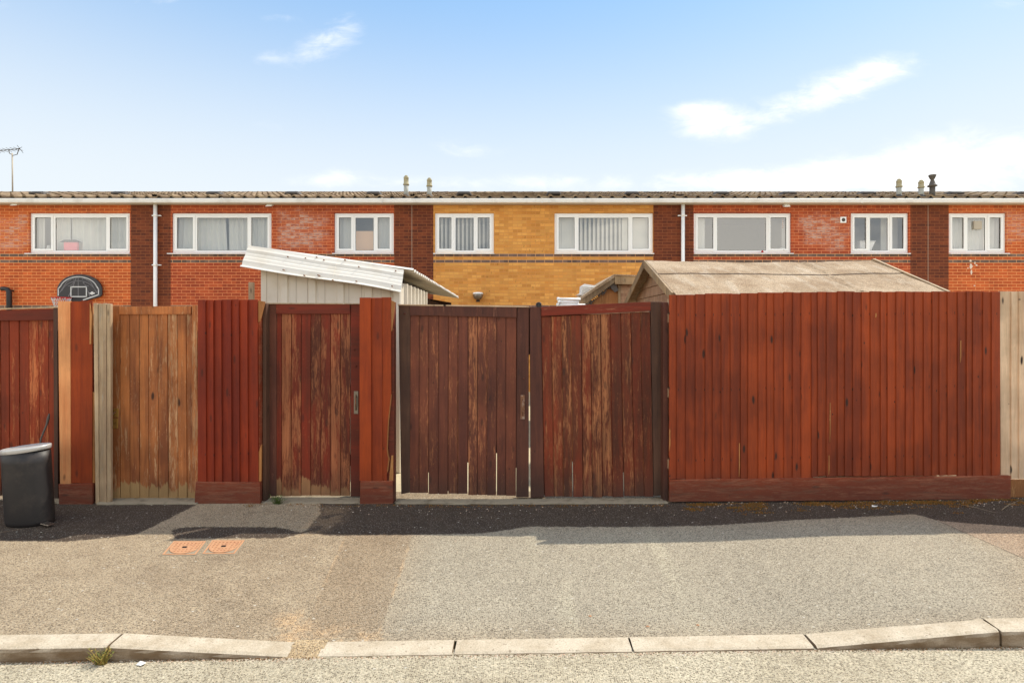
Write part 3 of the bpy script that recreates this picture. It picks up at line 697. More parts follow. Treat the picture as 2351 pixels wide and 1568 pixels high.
# fence off frame at the left
Y = YF
t_ = thing('fence_panel', (-6.1, Y, 0), 'red feather edge fence panel beyond the left side of the far left gate', 'fence')
mb = MB(); feather(mb, -8.6, X(-135, Y), .17, 1.86, lambda x: YF, .08); obj('boards', mb, M['panel_red'], t_)
mb = MB(); mb.box(-8.6, X(-135, Y), Y - .03, Y, .0, .17); obj('gravel_board', mb, M['gravel_red'], t_, bevel=.002)

# B  narrow panel with one raw pale board
Y = YF
t_ = thing('fence_panel', (X(178, Y), Y, 0), 'narrow orange red fence infill with one bare pale board on its left', 'fence')
mb = MB(); plank(mb, [P(143, 1111, Y), P(167, 1111, Y), P(166, 692, Y), P(138, 692, Y)], Y - .026, Y - .004); obj('pale_board', mb, M['timber_peach'], t_, bevel=.0015)
mb = MB(); feather(mb, X(167, Y), X(208, Y), Z(1109, Y), Z(691.5, Y), lambda x: Y, .085, rnd=random.Random(2)); obj('boards', mb, M['panel_rust'], t_, bevel=.001)
mb = MB(); plank(mb, [P(141, 1156, Y), P(217, 1157, Y), P(217, 1108, Y), P(140, 1109, Y)], Y - .03, Y); obj('gravel_board', mb, M['gravel_red'], t_, bevel=.003)
mb = MB(); mb.box(X(144, Y), X(210, Y), Y + .001, Y + .10, 0, Z(697, Y)); obj('post', mb, M['gravel_red'], t_, bevel=.002)
mb = MB(); plank(mb, [P(208.5, 790, Y), P(211, 790, Y), P(214, 726, Y), P(209, 696, Y)], Y - .016, Y + .02); plank(mb, [P(208, 1109, Y), P(216, 1109, Y), P(216, 900, Y), P(208.5, 900, Y)], Y + .005, Y + .03)
obj('split_edge', mb, M['timber_bare'], t_)

# C  grey upright boards beside the tan door
t_ = thing('gate_post', (X(240, Y), Y, 0), 'bleached grey timber post boards left of the tan door', 'post')
mb = MB()
for a, b, c, d, yy in ((223, 231, 218, 228, 0), (231, 241, 228, 239, .008), (241, 247, 239, 247, .003), (247, 256, 247, 256, .010)):
    plank(mb, [P(a, 1155, Y), P(b - .5, 1155, Y), P(d - .5, 697 + yy * 120, Y), P(c, 696 + yy * 120, Y)], Y - .02 + yy, Y + .022)
obj('post_boards', mb, M['timber_grey'], t_, bevel=.002)

# D  tan door
Y = YG - .02
t_ = thing('garden_door', (X(355, Y), Y, 0), 'weathered tan plank door with bleached foot and brass latch', 'gate')
cr = lambda c: c / 2.561
JT = [X(cr(c), Y) for c in (705, 763, 818, 872, 928, 985, 1043, 1095, 1130)]; JB = [X(cr(c + 2), Y) for c in (706, 763, 819, 874, 931, 988, 1046, 1100, 1134)]
mb = MB(); tandg(mb, JT, JB, Z(1147, Y), lambda x: Z(721, Y), Y, rnd=random.Random(4), gap=.0034); obj('boards', mb, M['door_tan'], t_, bevel=.0018)
mb = MB(); plank(mb, [P(cr(706), 722, Y), P(cr(1126), 721.5, Y), P(cr(1126), 703, Y), P(cr(706), 704, Y)], Y - .014, Y + .024); obj('top_rail', mb, M['door_tan'], t_, bevel=.002)
mb = MB(); plank(mb, [P(257, 1147, Y), P(cr(706), 1147, Y), P(cr(704), 702, Y), P(257, 702, Y)], Y - .004, Y + .024); obj('stile', mb, M['door_tan'], t_, bevel=.002)
mb = MB(); plank(mb, [P(cr(1134), 1147, Y), P(cr(1166), 1147, Y), P(cr(1160), 701, Y), P(cr(1130), 701, Y)], Y - .004, Y + .024); obj('stile', mb, M['door_tan'], t_, bevel=.002)
mb = MB()
for z in (.3, .95, 1.6): mb.box(X(262, Y), X(450, Y), Y + .022, Y + .06, z, z + .1)
obj('ledge', mb, M['door_tan'], t_)
lp = MB(); lp.box(X(262, Y), X(273, Y), Y - .009, Y - .004, Z(957, Y), Z(937, Y)); lp.box(X(261, Y), X(272, Y), Y - .009, Y - .004, Z(983, Y), Z(960, Y)); lp = obj('latch_plate', lp, M['brass'], t_, bevel=.001)
mb = MB(); mb.tube([(X(267, Y), Y - .008, Z(945, Y)), (X(267, Y), Y - .03, Z(947, Y)), (X(263, Y), Y - .03, Z(950, Y))], .005, 8); obj('knob', mb, M['rust'], lp)

def threshold(pa, pb, y0, y1, zt_, label):
    mb = MB(); n = 14; xa, xb = X(pa, y0), X(pb, y0); rnd = random.Random(int(pa)); v_ = []
    for i in range(n + 1):
        x = xa + (xb - xa) * i / n; dz_ = rnd.uniform(-.004, .003)
        v_ += [(x, y0 + rnd.uniform(-.008, .008), -.02), (x, y0 + rnd.uniform(-.004, .004), zt_ + dz_ - .004), (x, y0 + .02, zt_ + dz_), (x, y1, zt_), (x, y1, -.02)]
    fs = [(i * 5 + q, (i + 1) * 5 + q, (i + 1) * 5 + q + 1, i * 5 + q + 1) for i in range(n) for q in range(4)] + [(0, 1, 2, 3, 4), tuple(n * 5 + q for q in (4, 3, 2, 1, 0))]
    mb.add(v_, fs); o = obj('threshold', mb, M['concrete'], loc=((xa + xb) / 2, y0, 0)); tag(o, label, 'threshold', 'concrete thresholds under the gates')
threshold(222, 452, 5.11, 5.30, .014, 'worn concrete threshold under the tan door')
threshold(604, 826, 5.13, 5.33, .012, 'crumbling concrete threshold under the worn red gate')
threshold(908, 1534, 5.12, 5.24, .012, 'long concrete threshold under the brown double gate')
threshold(40, 139, 5.15, 5.30, .012, 'short concrete threshold behind the charcoal bin')

# E  bright red panel
Y = YF
t_ = thing('fence_panel', (X(525, Y), Y, 0), 'deep crimson fence infill between the tan door and the worn red gate', 'fence')
mb = MB(); rnd = random.Random(12); js = [455, 473.6, 491.2, 509.5, 531.8, 549.8, 569.3, 592.5]
for i in range(7):
    a, b = X(js[i], Y), X(js[i + 1], Y); zz = Z(688.5 + rnd.uniform(-1.2, 1.2), Y); zb = Z(1104.5, Y)
    mb.hexa([(a, Y - .008, zb), (b + .012, Y - .024, zb), (b + .012, Y - .002, zb), (a, Y - .002, zb), (a + .002, Y - .008, zz), (b + .004, Y - .024, zz), (b + .004, Y - .002, zz), (a + .002, Y - .002, zz)])
obj('boards', mb, M['panel_red'], t_, bevel=.001)
mb = MB(); plank(mb, [P(451, 1156, Y), P(601, 1155, Y), P(600, 1105, Y), P(453, 1104, Y)], Y - .032, Y); obj('gravel_board', mb, M['gravel_red'], t_, bevel=.003)
mb = MB(); mb.box(X(454, Y), X(470, Y), Y, Y + .09, 0, Z(694, Y)); mb.box(X(580, Y), X(597, Y), Y, Y + .09, 0, Z(694, Y)); mb.box(X(470, Y), X(580, Y), Y, Y + .04, 1.5, 1.58); mb.box(X(470, Y), X(580, Y), Y, Y + .04, .4, .48); obj('frame', mb, M['gravel_red'], t_)
mb = MB(); plank(mb, [P(593.5, 1104, Y), P(600, 1104, Y), P(601, 1020, Y), P(594, 1040, Y)], Y - .01, Y + .01); plank(mb, [P(594, 740, Y), P(597, 738, Y), P(609, 693, Y), P(594, 690, Y)], Y - .01, Y + .01); obj('split_edge', mb, M['timber_bare'], t_)

# F  posts
def post(pa, pb, pt, Y, mat, label, depth=.09, pbase=1156):
    mb = MB(); mb.hexa([(X(pa, Y), Y, 0), (X(pb, Y), Y, 0), (X(pb, Y), Y + depth, 0), (X(pa, Y), Y + depth, 0), (X(pa, Y), Y, Z(pt, Y)), (X(pb, Y), Y, Z(pt, Y)), (X(pb, Y), Y + depth, Z(pt, Y)), (X(pa, Y), Y + depth, Z(pt, Y))])
    tag(obj('gate_post', mb, mat, loc=(X((pa + pb) / 2, Y), Y, 0), bevel=.003), label, 'post', 'gate posts between the gates')
post(603, 611, 697, 5.20, M['stile_dark'], 'thin dark timber post between the crimson infill and the worn red gate')

# G  worn red gate
Y = YG
c2 = lambda c: 551 + c / 2.561
t_ = thing('garden_gate', (X(718, Y), Y, 0), 'peeling red plank gate with a steel latch, between crimson and rust coloured infills', 'gate')
js = (215, 245, 303, 360, 418, 476, 533, 592, 650); JT = [X(c2(c), Y) for c in js]; JB = [X(c2(c - 2 + 2 * (k % 2)), Y) for k, c in enumerate(js)]
mb = MB(); tandg(mb, JT, JB, Z(1138, Y), lambda x: Z(719, Y), Y, rnd=random.Random(14)); obj('boards', mb, M['gate_red'], t_, bevel=.0015)
mb = MB(); plank(mb, [P(c2(216), 721, Y), P(c2(649), 721, Y), P(c2(649), 698.5, Y), P(c2(216), 698.5, Y)], Y - .016, Y + .022); obj('top_rail', mb, M['rail_red'], t_, bevel=.002)
mb = MB(); plank(mb, [P(c2(168), 1139, Y), P(c2(215), 1139, Y), P(c2(215), 697, Y), P(c2(155), 697, Y)], Y - .004, Y + .022); obj('stile', mb, M['rail_brown'], t_, bevel=.002, label='dark brown left stile')
mb = MB(); plank(mb, [P(c2(651), 1139, Y), P(c2(706), 1139, Y), P(c2(706), 698, Y), P(c2(651), 698, Y)], Y - .004, Y + .022); obj('stile', mb, M['rail_red'], t_, bevel=.002)
mb = MB(); plank(mb, [P(c2(152), 698.2, Y), P(c2(706), 699, Y), P(c2(706), 696.5, Y), P(c2(152), 695.5, Y)], Y - .02, Y + .026); obj('top_edge', mb, M['timber_grey'], t_, bevel=.001)
mb = MB()
for z in (.3, .95, 1.6): mb.box(X(616, Y), X(822, Y), Y + .022, Y + .06, z, z + .1)
obj('ledge', mb, M['rail_red'], t_)
latch(812.6, 822.5, 898, 950, Y - .005, t_, M['steel'])
screws('bolt_head', [(c2(672), 661.4 + 362 / 2.561), (c2(682), 661.4 + 458 / 2.561)], .009, Y - .005, M['rail_red'], t_)

# H  rust coloured panel with the split board
Y = YF
t_ = thing('fence_panel', (X(865, Y), Y, 0), 'rust orange fence infill with a split right edge, left of the brown double gate', 'fence')
mb = MB(); zt_, zb_ = Z(683.5, Y), Z(1103, Y)
for a, b, k in ((826, 851.5, 0), (851.5, 877, 1)):
    a, b = X(a, Y), X(b, Y); mb.hexa([(a, Y - .008, zb_), (b + .01, Y - .024, zb_), (b + .01, Y - .002, zb_), (a, Y - .002, zb_), (a, Y - .008, zt_ - k * .004), (b + .004, Y - .024, zt_ - k * .004), (b + .004, Y - .002, zt_), (a, Y - .002, zt_)])
out_ = [(877, 1103), (889, 1103), (889.5, 1080), (893, 1052), (891, 1044), (889, 1030), (892, 965), (897, 922), (899, 905), (898.5, 800), (899, 683), (877, 683)]
mb.prism([P(a, b, Y) for a, b in out_], Y - .016, Y - .002)
obj('boards', mb, M['panel_rust'], t_, bevel=.001)
mb = MB(); out_ = [(889.3, 1080), (892.8, 1052), (890.8, 1044), (888.8, 1030), (891.8, 965), (896.8, 922), (898.8, 905), (900.2, 905), (898.6, 922), (893.8, 965), (890.8, 1030), (893.4, 1046), (895.4, 1052), (891.2, 1084)]
mb.prism([P(a, b, Y) for a, b in out_], Y - .0175, Y - .004); plank(mb, [P(899, 760, Y), P(900.5, 760, Y), P(908, 694, Y), P(899, 690, Y)], Y - .014, Y + .006); plank(mb, [P(893, 1103, Y), P(903, 1103, Y), P(903, 1045, Y), P(899, 1045, Y)], Y - .006, Y + .010)
obj('split_edge', mb, M['timber_bare'], t_)
mb = MB(); plank(mb, [P(828, 1156, Y), P(904, 1154, Y), P(903, 1102.5, Y), P(829, 1102.5, Y)], Y - .03, Y); obj('gravel_board', mb, M['gravel_red'], t_, bevel=.003)
mb = MB(); mb.box(X(829, Y), X(905, Y), Y + .002, Y + .09, 0, Z(693, Y)); obj('post', mb, M['rail_red'], t_, bevel=.003)

# I  left leaf of the brown double gate
Y = YG
c3 = lambda c: 1102.3 + c / 2.561
t_ = thing('garden_gate', (X(1065, Y), Y, 0), 'dark brown left leaf of the double gate with a rusty pull plate', 'gate', 'leaves of the brown double gate')
js = [c2(c) for c in (1000, 1055, 1110, 1168, 1225, 1282, 1342, 1398)] + [c3(c) for c in (42, 98, 152, 216)]
js[8] = 1118.5; js = js[:8] + [1118.5, 1140.6, 1161.6, 1186.5]
JT = [X(c, Y) for c in js]; JB = [X(c - 1, Y) for c in js]
zb = lambda x: Z(1132 + 6 * min(1, max(0, (x - JT[0]) / (JT[-1] - JT[0]))), Y)
mb = MB(); tandg(mb, JT, JB, .03, lambda x: Z(724 + 4 * (x - JT[0]) / (JT[-1] - JT[0]), Y), Y, rnd=random.Random(16), z0f=lambda x: Z(1131 + 7 * min(1, (x - JB[0]) / (JB[-1] - JB[0])), Y), gap=.0036,
                 slits=((2, Z(1085, Y)), (6, Z(1062, Y)), (9, Z(1022, Y)), (4, Z(1128, Y)))); obj('boards', mb, M['gate_brown'], t_, bevel=.0015)
mb = MB(); plank(mb, [P(c2(1001), 724, Y), P(1186, 729, Y), P(1186, 705, Y), P(c2(1001), 701, Y)], Y - .016, Y + .022); obj('top_rail', mb, M['rail_brown'], t_, bevel=.002)
mb = MB(); out_ = [P(c2(948), 1134, Y), P(c2(1000), 1130, Y), P(c2(1000), 700, Y), P(c2(932), 700, Y)]; plank(mb, out_, Y - .004, Y + .05); obj('stile', mb, M['stile_dark'], t_, bevel=.003, label='nearly black left stile')
mb = MB(); plank(mb, [P(1185, 1141, Y), P(1214, 1141, Y), P(1214, 705, Y), P(1187.5, 705, Y)], Y - .006, Y + .05); obj('stile', mb, M['rail_brown'], t_, bevel=.003)
mb = MB(); plank(mb, [P(c2(930), 701.6, Y), P(1214, 706, Y), P(1214, 703, Y), P(c2(930), 698.6, Y)], Y - .02, Y + .05); obj('top_edge', mb, M['timber_pale'], t_, bevel=.001)
mb = MB()
for z in (.42, 1.05, 1.62): mb.box(X(945, Y), X(1186, Y), Y + .024, Y + .06, z, z + .1)
obj('ledge', mb, M['rail_brown'], t_)
mb = MB(); mb.box(X(1208, Y), X(1224, Y), Y + .052, Y + .07, Z(815, Y), Z(706, Y)); obj('gap_blocker', mb, M['rail_brown'], t_)  # added behind the meeting gap to close off its upper daylight
mb = MB(); mb.box(X(1180, Y), X(1193, Y), Y + .026, Y + .04, Z(1075, Y), Z(706, Y)); obj('joint_blocker', mb, M['rail_brown'], t_)  # added behind the last joint to block daylight above its foot
latch(1195, 1204.5, 907, 962, Y - .007, t_, M['rust'])
screws('bolt_head', [(1202.5, 869), (949 - 20, 720)], .010, Y - .007, M['rail_brown'], t_)

# J  right leaf
t_ = thing('garden_gate', (X(1370, Y), Y, 0), 'sagging wine red right leaf of the double gate with a dark stile', 'gate', 'leaves of the brown double gate')
js = (358, 418, 476, 534, 593, 650, 706, 765, 826, 885, 940, 1000); jb = (378, 436, 490, 546, 606, 662, 720, 780, 846, 908, 966, 1022)
Y = YG
JT = [X(c3(c), Y) for c in js]; JB = [X(c3(c), Y) for c in jb]
ztop = lambda x: Z(728 - 12 * (x - JT[0]) / (JT[-1] - JT[0]), Y)
mb = MB(); tandg(mb, JT, JB, Z(1140, Y), ztop, Y, rnd=random.Random(21), gap=.0042, slits=((3, Z(1060, Y)), (8, Z(1085, Y)))); obj('boards', mb, M['gate_wine'], t_, bevel=.0018)
mb = MB(); plank(mb, [P(c3(359), 726, Y), P(c3(1000), 714, Y), P(c3(1000), 693, Y), P(c3(359), 705, Y)], Y - .02, Y + .022); obj('top_rail', mb, M['rail_red'], t_, bevel=.002)
mb = MB(); plank(mb, [P(c3(297), 1142, Y), P(c3(376), 1141, Y), P(c3(357), 705, Y), P(c3(292), 705, Y)], Y - .01, Y + .05); obj('stile', mb, M['rail_brown'], t_, bevel=.003)
mb = MB(); plank(mb, [P(c3(366), 1139, Y), P(c3(390), 1139, Y), P(c3(368), 708, Y), P(c3(346), 708, Y)], Y + .051, Y + .06); obj('joint_blocker', mb, M['rail_brown'], t_)  # added behind the stile joint to keep daylight from showing
mb = MB(); plank(mb, [P(c3(1024), 1138, Y), P(c3(1086), 1136, Y), P(c3(1068), 693, Y), P(c3(1001), 693, Y)], Y - .006, Y + .05); obj('stile', mb, M['stile_dark'], t_, bevel=.003, label='nearly black right stile')
mb = MB()
for z in (.42, 1.05, 1.62): mb.box(X(1243, Y), X(1505, Y), Y + .024, Y + .06, z, z + .1)
obj('ledge', mb, M['rail_brown'], t_)
mb = MB(); mb.tube([(X(1237, Y) + .020 * math.cos(a), Y + .0, Z(700, Y) + .018 * math.sin(a)) for a in [k * 2 * math.pi / 14 for k in range(15)]], .008, 8, caps=False); mb.lathe([(.014, Z(708, Y)), (.018, Z(703, Y)), (.016, Z(697, Y)), (.006, Z(694, Y))], X(1237, Y), Y + .01, n=12)
obj('ring_bolt', mb, M['black_plastic'], t_)
post(1523, 1534, 694, 5.19, M['rail_brown'], 'dark brown post between the double gate and the long rust red fence')

for (xa_, xb_, mt, lb) in ((-4.26, -3.90, 'rail_brown', 'dark sun blocking board added behind the joint of the far left gate and the pale board'), (-3.84, -3.44, 'timber_grey', 'grey sun blocking board added behind the left edge of the tan door'), (-2.95, -2.66, 'door_tan', 'tan sun blocking board added behind the joint of the tan door and the crimson infill'), (-1.45, -1.16, 'rail_red', 'red sun blocking board added behind the worn red gate latch')):
    mb = MB().box(xa_, xb_, 5.345, 5.42, 0, 1.74); tag(obj('gate_post', mb, M[mt], loc=((xa_ + xb_) / 2, 5.345, 0)), lb, 'post', 'gate posts between the gates')  # added unseen boards stop sun streaks through the gate joints

# K  long fence
xa, xb = X(1535, YF), X(2291, 5.30)
yf = lambda x: YF + (5.30 - YF) * (x - xa) / (xb - xa)
t_ = thing('fence_panel', ((xa + xb) / 2, yf((xa + xb) / 2), 0), 'long rust red feather edge fence before the felt roofed shed', 'fence')
def ztopK(x): f = (x - xa) / (xb - xa); return interp(f, [(0, Z(677, YF)), (.15, Z(674.5, yf(xa + .4))), (.5, Z(670, 5.23)), (1, Z(669.5, 5.3))])
def zbotK(x): f = (x - xa) / (xb - xa); return interp(f, [(0, Z(1098, YF)), (.42, Z(1096, 5.22)), (.43, Z(1091, 5.22)), (1, Z(1090, 5.3))]) - .004
mb = MB(); feather(mb, xa, xb, 0, 0, yf, .0815, rnd=random.Random(31), ragged=.004, z0f=zbotK, z1f=ztopK); obj('boards', mb, M['fence_red'], t_, bevel=.001)
xe = X(2315, 5.3)
mb = MB(); mb.hexa([(xa, YF - .02, .018), (xe, 5.28, .0), (xe, 5.31, .0), (xa, YF + .01, .018), (xa, YF - .02, Z(1099.5, YF)), (xe, 5.28, Z(1090.2, 5.3)), (xe, 5.31, Z(1090.2, 5.3)), (xa, YF + .01, Z(1099.5, YF))]); 
mb.v = [(x, y + .022, z) for x, y, z in mb.v]
mb.v = [(x, y - .030, z) for x, y, z in mb.v]; obj('gravel_board', mb, M['gravel_red'], t_, bevel=.003)
mb = MB()
for z in (.35, 1.0, 1.68): mb.bar((xa, YF + .025, z), (xb, 5.325, z), .04, .08)
obj('arris_rail', mb, M['timber_grey'], t_)
for f in (0.02, .5, .985):
    x = xa + (xb - xa) * f; mb = MB().box(x - .04, x + .04, yf(x) + .05, yf(x) + .13, 0, 1.86); obj('post', mb, M['timber_grey'], t_)
# splinters of bare wood along split boards
mb = MB()
for (px, p0, p1, w_) in ((1653 + 110 / 2.485, 643 + 930 / 2.485, 1095, 1.5), (1653 + 628 / 2.485, 643 + 700 / 2.485, 643 + 925 / 2.485, 1.6), (1653 + 622 / 2.485, 643 + 1000 / 2.485, 1090, 1.3), (1653 + 1373 / 2.485, 643 + 345 / 2.485, 643 + 470 / 2.485, 1.8), (1653 + 889 / 2.485, 643 + 190 / 2.485, 643 + 215 / 2.485, 2.0), (1537, 985, 1035, 2.2)):
    x = X(px, 5.22); y = yf(x) - .0225; sc = y / F
    mb.add([((px - CX) * sc, y, Z(p1, y)), ((px + w_ - CX) * sc, y, Z((p0 * .3 + p1 * .7), y)), ((px + w_ * .9 - CX) * sc, y, Z(p0, y)), ((px - .2 - CX) * sc, y + .004, Z(p0, y)), ((px - .5 - CX) * sc, y + .006, Z(p1, y))], [(0, 1, 2), (0, 2, 3, 4)])
obj('split_edge', mb, M['timber_bare'], t_)

# L  pale new fence at the right edge
Y = 5.33
t_ = thing('fence_panel', (X(2400, Y), Y, 0), 'pale unpainted knotty fence at the right edge', 'fence')
mb = MB(); rnd = random.Random(8); xs_ = [2291, 2318, 2336, 2356]; 
while xs_[-1] < 3050: xs_.append(xs_[-1] + rnd.uniform(22, 30))
for i in range(len(xs_) - 1):
    a, b = X(xs_[i], Y), X(xs_[i + 1], Y); zz = Z(669.5 + rnd.uniform(-.6, .6), Y); zb_ = Z(1090 if i == 0 else 1098, Y); sk = .012 if i == 0 else 0
    mb.hexa([(a + sk, Y - .020, zb_), (b + .014, Y - .006, zb_), (b + .014, Y, zb_), (a + sk, Y, zb_), (a, Y - .020, zz), (b + .012, Y - .006, zz), (b + .012, Y, zz), (a, Y, zz)])
obj('boards', mb, M['timber_pale'], t_, bevel=.001)
mb = MB(); mb.box(X(2316, Y), X(3050, Y), Y - .02, Y + .012, .005, Z(1100, Y)); obj('gravel_board', mb, M['timber_bare'], t_, bevel=.002)
mb = MB()
for z in (.4, 1.0, 1.7): mb.box(X(2296, Y), X(3050, Y), Y + .004, Y + .045, z, z + .08)
obj('arris_rail', mb, M['timber_grey'], t_)

# ------------------------------------------------------------------ bin and small things
bx, by = X(70, 4.64), 4.64
t_ = thing('pedal_bin', (bx, by, 0), 'tall charcoal bin with a pale metal lid standing before the far left gate', 'bin')
mb = MB(); prof = [(.166, .0), (.176, .006), (.179, .03), (.180, .30), (.180, .50), (.180, .590)]
mb.lathe(prof, bx, by, 1.0, .72, 40, lean=(-.065, 0)); obj('body', mb, M['bin'], t_)
mb = MB(); n = 40; rings = [(.181, -.012), (.184, -.010), (.185, .016), (.183, .022), (.172, .026), (.165, .021), (.08, .018), (.02, .018)]; v_ = []
for r_, z in rings:
    for k in range(n):
        a = 2 * math.pi * k / n; xx = r_ * math.cos(a); v_.append((bx - .037 + xx, by + r_ * .72 * math.sin(a),   .598 + z + xx * .11))
mb.add(v_, [(i * n + k, i * n + (k + 1) % n, (i + 1) * n + (k + 1) % n, (i + 1) * n + k) for i in range(len(rings) - 1) for k in range(n)] + [tuple(range(n - 1, -1, -1)), tuple((len(rings) - 1) * n + k for k in range(n))], 0, None, True)
obj('lid', mb, M['bin_lid'], t_)
mb = MB(); mb.hexa([(bx + .16, by - .10, .018), (bx + .25, by - .13, .014), (bx + .26, by - .075, .014), (bx + .17, by - .04, .018), (bx + .16, by - .10, .028), (bx + .25, by - .13, .022), (bx + .26, by - .075, .022), (bx + .17, by - .04, .028)]); obj('pedal', mb, M['steel'], t_, bevel=.004)
Y = 5.22
mb = MB(); mb.tube([(X(103, Y) , Y - .06, Z(1040, Y)), (X(104, Y), Y - .05, Z(1005, Y)), (X(107, Y), Y, Z(975, Y)), (X(109, Y), Y + .01, Z(960, Y)), (X(113, Y), Y + .0, Z(950, Y))], [.007, .007, .008, .012, .006], 8)
mb.tube([(X(100, 5.1), 5.10, 0.005), (X(103, Y), Y - .06, Z(1040, Y))], .006, 8)
tag(obj('walking_stick', mb, M['dark_cowl'], loc=(X(104, Y), Y, 0)), 'thin dark stick with a bent tip leaning on the gate behind the bin', 'stick')

def weed(name, px, py, Yd, n, h, spread, mat, label, seed, z0=0, leaf=.012):
    x0 = X(px, Yd); rnd = random.Random(seed); st = MB(); lf = MB()
    for _ in range(n):
        a = rnd.uniform(0, 6.28); L = h * rnd.uniform(.5, 1.0); sp = spread * rnd.uniform(.3, 1)
        p0 = Vector((x0 + rnd.uniform(-.3, .3) * spread, Yd + rnd.uniform(-.15, .15) * spread, z0)); p1 = p0 + Vector((math.cos(a) * sp * .5, math.sin(a) * sp * .25, L * .6)); p2 = p0 + Vector((math.cos(a) * sp, math.sin(a) * sp * .5, L))
        st.tube([p0, p1, p2], [.0016, .0012, .0006], 5)
        for k in range(7):
            q = p0.lerp(p1, k / 3.5) if k < 3.5 else p1.lerp(p2, (k - 3.5) / 3.5); d = Vector((rnd.uniform(-1, 1), rnd.uniform(-1, 1), rnd.uniform(-.2, .9))).normalized(); s_ = d.cross(Vector((rnd.uniform(-1, 1), rnd.uniform(-1, 1), 1))).normalized()
            l_ = leaf * rnd.uniform(.7, 1.5); lf.add([q, q + d * l_ * .5 + s_ * l_ * .3, q + d * l_, q + d * l_ * .5 - s_ * l_ * .3], [(0, 1, 2, 3)])
    t_ = thing(name, (x0, Yd, z0), label, 'weed'); obj('stem', st, mat, t_); obj('leaves', lf, mat, t_)
weed('weed', 637, 1150, 5.12, 34, .09, .09, M['weed'], 'small green weed growing at the foot of the worn red gate', 5)
weed('weed', 232, 1515, Yk(-2.1) - .025, 46, .075, .085, M['weed_dry'], 'straggly yellow green weed growing in the gutter at the left kerb joint', 6, z0=-.068, leaf=.008)

# moss and debris along the long fence
mb = MB(); rnd = random.Random(44)
def mossat(x, y, k):
    for _ in range(k):
        xx = x + rnd.gauss(0, .028); yy = y + rnd.gauss(0, .013); z = pz(xx, yy)
        for __ in range(2):
            d = Vector((rnd.uniform(-1, 1), rnd.uniform(-1, 1), rnd.uniform(.3, 1.6))).normalized() * rnd.uniform(.006, .015); s_ = Vector((rnd.uniform(-1, 1), rnd.uniform(-1, 1), 0)).normalized() * rnd.uniform(.002, .004)
            mb.add([(xx - s_.x, yy - s_.y, z - .001), (xx + s_.x, yy + s_.y, z - .001), (xx + d.x, yy + d.y, z + d.z)], [(0, 1, 2)])
for _ in range(620):
    px = rnd.uniform(1560, 2420); x = X(px, 5.1); yb = yf(min(x, xb)) - .05
    prof_ = .12 + .16 * max(0, mnoise.noise(Vector((px * .012, 3, 1))) + .35)
    y = yb - abs(rnd.gauss(0, 1)) * prof_ * .55
    if mnoise.noise(Vector((x * 3.1, y * 9, 2))) < -.05: continue
    mossat(x, y, rnd.randint(8, 30))
for _ in range(60):
    x = X(rnd.uniform(560, 1530), 5.1); mossat(x, 5.09 + rnd.uniform(-.05, .02), 9)
for _ in range(46):      # tufts packed into the gutter
    x = rnd.choice((rnd.uniform(-2.7, -1.0), rnd.uniform(1.5, 2.8)))
    for __ in range(9):
        xx = x + rnd.gauss(0, .03); yy = Yk(xx) - abs(rnd.gauss(.004, .010)); d = Vector((rnd.uniform(-1, 1), rnd.uniform(-.6, .2), rnd.uniform(.3, 1.4))).normalized() * rnd.uniform(.005, .014)
        mb.add([(xx - .003, yy, -.069), (xx + .003, yy, -.069), (xx + d.x, yy + d.y, -.069 + d.z)], [(0, 1, 2)])
tag(obj('moss', mb, M['moss']), 'brown and olive moss spreading over the tarmac at the foot of the fences', 'moss', kind='stuff')
mb = MB(); rr = random.Random(91)
for _ in range(330):
    px = rr.uniform(1540, 2400) if rr.random() < .7 else rr.uniform(600, 1540); x = X(px, 5.1); y = (yf(x) if x > xa else 5.12) - abs(rr.gauss(.03, .14)) - .02; pebble(mb, x, y, pz(x, y), rr.uniform(.002, .008))
tag(obj('stone_chips', mb, M['stone_bit']), 'pale stone chips and crumbs lying along the foot of the fence', 'stone chips', kind='stuff')
def twig(px, py, px2, py2, label, r_=.003):
    a = gpt(px, py); b = gpt(px2, py2); za, zb_ = pz(*a), pz(*b)
    m_ = MB(); m_.tube([(a[0], a[1], za + .006), ((a[0] * .6 + b[0] * .4), (a[1] * .6 + b[1] * .4) + .01, za + .012), (b[0], b[1], zb_ + .006)], [r_, r_ * .9, r_ * .5], 6)
    f = .6; c = (a[0] * f + b[0] * (1 - f), a[1] * f + b[1] * (1 - f)); m_.tube([(c[0], c[1] + .01, za + .012), (c[0] + .03, c[1] + .03, za + .02), (c[0] + .07, c[1] + .03, za + .012)], [r_ * .7, r_ * .5, r_ * .3], 5)
    tag(obj('twig', m_, M['twig'], loc=(a[0], a[1], za)), label, 'twig', 'twigs on the ground')
twig(2300, 1172, 2340, 1150, 'pale dry twig under the unpainted fence at the right edge')
twig(2205, 1160, 2285, 1178, 'thin pale twig lying in the moss near the right end of the long fence', .002)
def litter(px, py, w_, d_, label, mat=None, z=None, Yd=None):
    if Yd is None: x, y = gpt(px, py); z = pz(x, y)
    else: x, y = X(px, Yd), Yd
    m_ = MB(); pts = [(x - w_, y - d_ * .3, z + .002), (x + w_ * .2, y - d_, z + .004), (x + w_, y - d_ * .2, z + .010), (x + w_ * .5, y + d_, z + .003), (x - w_ * .6, y + d_ * .8, z + .012)]
    m_.add(pts + [(p[0], p[1], p[2] + .0015) for p in pts] , [(4, 3, 2, 1, 0), (5, 6, 7, 8, 9)] + [(i, (i + 1) % 5, 5 + (i + 1) % 5, 5 + i) for i in range(5)])
    tag(obj('litter', m_, mat or M['white_rag'], loc=(x, y, z)), label, 'litter', 'scraps of litter')
litter(325, 1517, .024, .014, 'white scrap of paper in the gutter below the sloping left kerb stone', z=-.066, Yd=Yk(-1.9) - .04)
